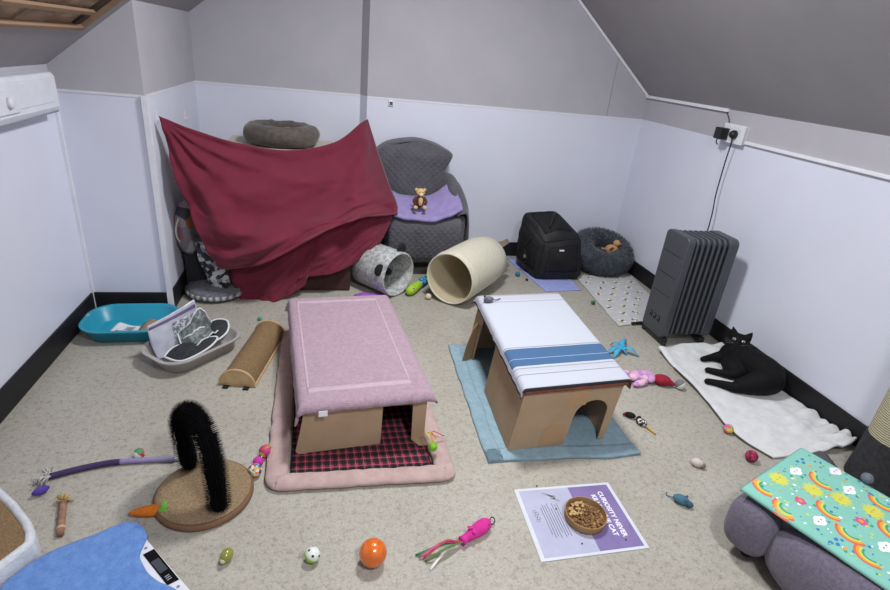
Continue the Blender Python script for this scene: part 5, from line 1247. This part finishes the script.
obj('side_wing', superblock(.05, -.445, .142, .118, .325, .140, .75), PG, t, smooth=True); obj('end_wing', superblock(.045, -.06, .155, .085, .085, .11, .7), PG, t, smooth=True)
obj('end_panel', superblock(.23, -.03, .14, .19, .03, .13, .6), PG, t, smooth=True)
for x, y in ((.06, -.07), (.40, -.07), (.06, -.70), (.40, -.70)): obj('foot', G().lathe([(.018, 0), (.02, .07)], 16, MR @ Matrix.Translation(V((x, y, .0005)))), BLACK_PLASTIC, t)
RB_ = [mat('mint_print_cloth', '#86c2b4', .9, '#80bcad', 12, bump=.1, bs=120)] + [mat(n_, c_, .9) for n_, c_ in (('print_coral', '#dd6a55'), ('print_orange', '#e6a13f'), ('print_yellow', '#d3d15a'), ('print_green', '#3fa078'), ('print_lime', '#bcd278'), ('print_white', '#e9eef2'), ('print_blue', '#3d7fb5'), ('print_pink', '#d6578f'))]
P = drape(.435, .80, .293, .018, .015, .02, .012, MR @ Matrix.Translation(V((.005, -.805, 0))), 60, 90, r=.01, amp=.0025, seed=3.)
g = G().sheet(P, .006)
def dec(u, v, pts, mi, lift):
    """printed motif: polygon pts in metres around blanket position u, v, following the cloth"""
    W_, L_ = .468, .832; vs = [on_grid(P, min(.999, max(.001, u + x/W_)), min(.999, max(.001, v + y/L_)), .006 + lift) for x, y in pts]
    g.add(vs, [list(range(len(vs)))], mi)
def oval(u, v, rx, ry, mi, lift, dx=0, dy=0, n=12): dec(u, v, [(dx + rx*cos(2*pi*k/n), dy + ry*sin(2*pi*k/n)) for k in range(n)], mi, lift)
def arc(u, v, r0, r1, a0, a1, mi, lift, n=10):
    for k in range(n):
        b0, b1 = a0 + (a1-a0)*k/n, a0 + (a1-a0)*(k+1)/n; dec(u, v, [(r0*cos(b0), r0*sin(b0)), (r1*cos(b0), r1*sin(b0)), (r1*cos(b1), r1*sin(b1)), (r0*cos(b1), r0*sin(b1))], mi, lift)
random.seed(11); kinds = ['rain', 'sun', 'cloud', 'drop', 'rain', 'flower', 'sun', 'rain', 'cloud']; idx = 0
for j in range(10):
    for i in range(5):
        u = .09 + .2*i + (.09 if j % 2 else 0) + random.uniform(-.02, .02); v = .05 + .098*j + random.uniform(-.01, .01); k_ = kinds[idx % len(kinds)]; idx += 1
        if not (.05 < u < .95 and .04 < v < .96): continue
        if k_ == 'rain':
            a = random.uniform(1.1, 1.8)
            for q, mi in enumerate((1, 2, 3, 4)): arc(u, v, .043 - .0075*q, .0505 - .0075*q, a, a + 2.7, mi, .0008)
        elif k_ == 'sun':
            pts = [((.040 if q % 2 else .028)*cos(2*pi*q/24), (.040 if q % 2 else .028)*sin(2*pi*q/24)) for q in range(24)]; dec(u, v, pts, 5, .0006); oval(u, v, .03, .024, 3, .001, n=18)
            for s in (-1, 1): oval(u, v, .003, .003, 1, .0014, s*.009, .002)
        elif k_ == 'cloud':
            for dx, dy, r in ((-.018, 0, .014), (0, .006, .018), (.018, 0, .014), (0, -.006, .02)): oval(u, v, r, r*.75, 6, .0006 + abs(dx)*.01, dx, dy)
            for s in (-1, 1): oval(u, v, .0035, .003, 8, .0016, s*.009, 0)
        elif k_ == 'drop':
            for dx, dy, mi in ((0, 0, 7), (.018, .012, 7), (-.014, .016, 7), (.004, -.02, 2)): oval(u, v, .009, .006, mi, .0007, dx, dy)
        else:
            for q in range(5): oval(u, v, .009, .009, 8, .0007, .011*cos(q*1.257), .011*sin(q*1.257))
            oval(u, v, .008, .008, 2, .0012)
for k in range(420):
    u, v = random.uniform(.04, .96), random.uniform(.03, .97); r = random.uniform(.003, .0075); oval(u, v, r, r*.8, random.choice((7, 7, 4, 5, 5, 6, 2)), .0005, n=8)
o = obj('rainbow_blanket', g, RB_, None, (1.7, 1.0, .3), smooth=True); tag(o, 'mint blanket printed with rainbows, suns and clouds over the plush cat bed', 'blanket')
p = MR @ V((.375, -.19, 0))
toyball('grey_pom', 1.958, 1.148, .02, GREYFELT, 'small grey felt ball on the right edge of the rainbow blanket', .302)
t = thing('scratching_post', 'thick cream sisal scratching post with charcoal plush foot by right wall', 'scratching post', (2.475, 1.42, 0))
M = TR((2.475, 1.42, 0))
obj('plush_base', G().lathe([(.01, .001), (.122, .001), (.122, .02), (.116, .12), (.113, .232), (.10, .236), (.01, .236)], 48, M), mat('charcoal_plush', '#3a3a3e', .95, '#2c2c30', 50, bump=.5, bs=180), t, sharp=50)
obj('sisal_post', G().lathe([(.01, .237), (.108, .237), (.109, .25), (.109, .80), (.105, .81), (.01, .81)], 56, M), wrapped('cream_sisal', '#cfc7a8', '#a0977a', 620), t, sharp=50)
obj('top_cap', G().lathe([(.01, .811), (.112, .811), (.115, .83), (.10, .85), (.01, .852)], 48, M), mat('charcoal_plush_cap', '#3a3a3e', .95), t, sharp=50)
t = thing('dark_cloth', 'crumpled dark grey cloth at the near right corner of the white blanket', 'cloth', (2.3, 1.57, 0))
P2 = surf(Vg([[(2.22, 1.50, .003), (2.28, 1.47, .02), (2.34, 1.47, .003)], [(2.24, 1.55, .003), (2.30, 1.54, .05), (2.35, 1.56, .01)], [(2.25, 1.59, .003), (2.32, 1.59, .03), (2.345, 1.60, .004)]]), 16, 14); rumple(P2, .012, 18, 1., .003)
obj('fold', G().sheet(P2, .005), mat('charcoal_cloth', '#55565c', .95), t, smooth=True)
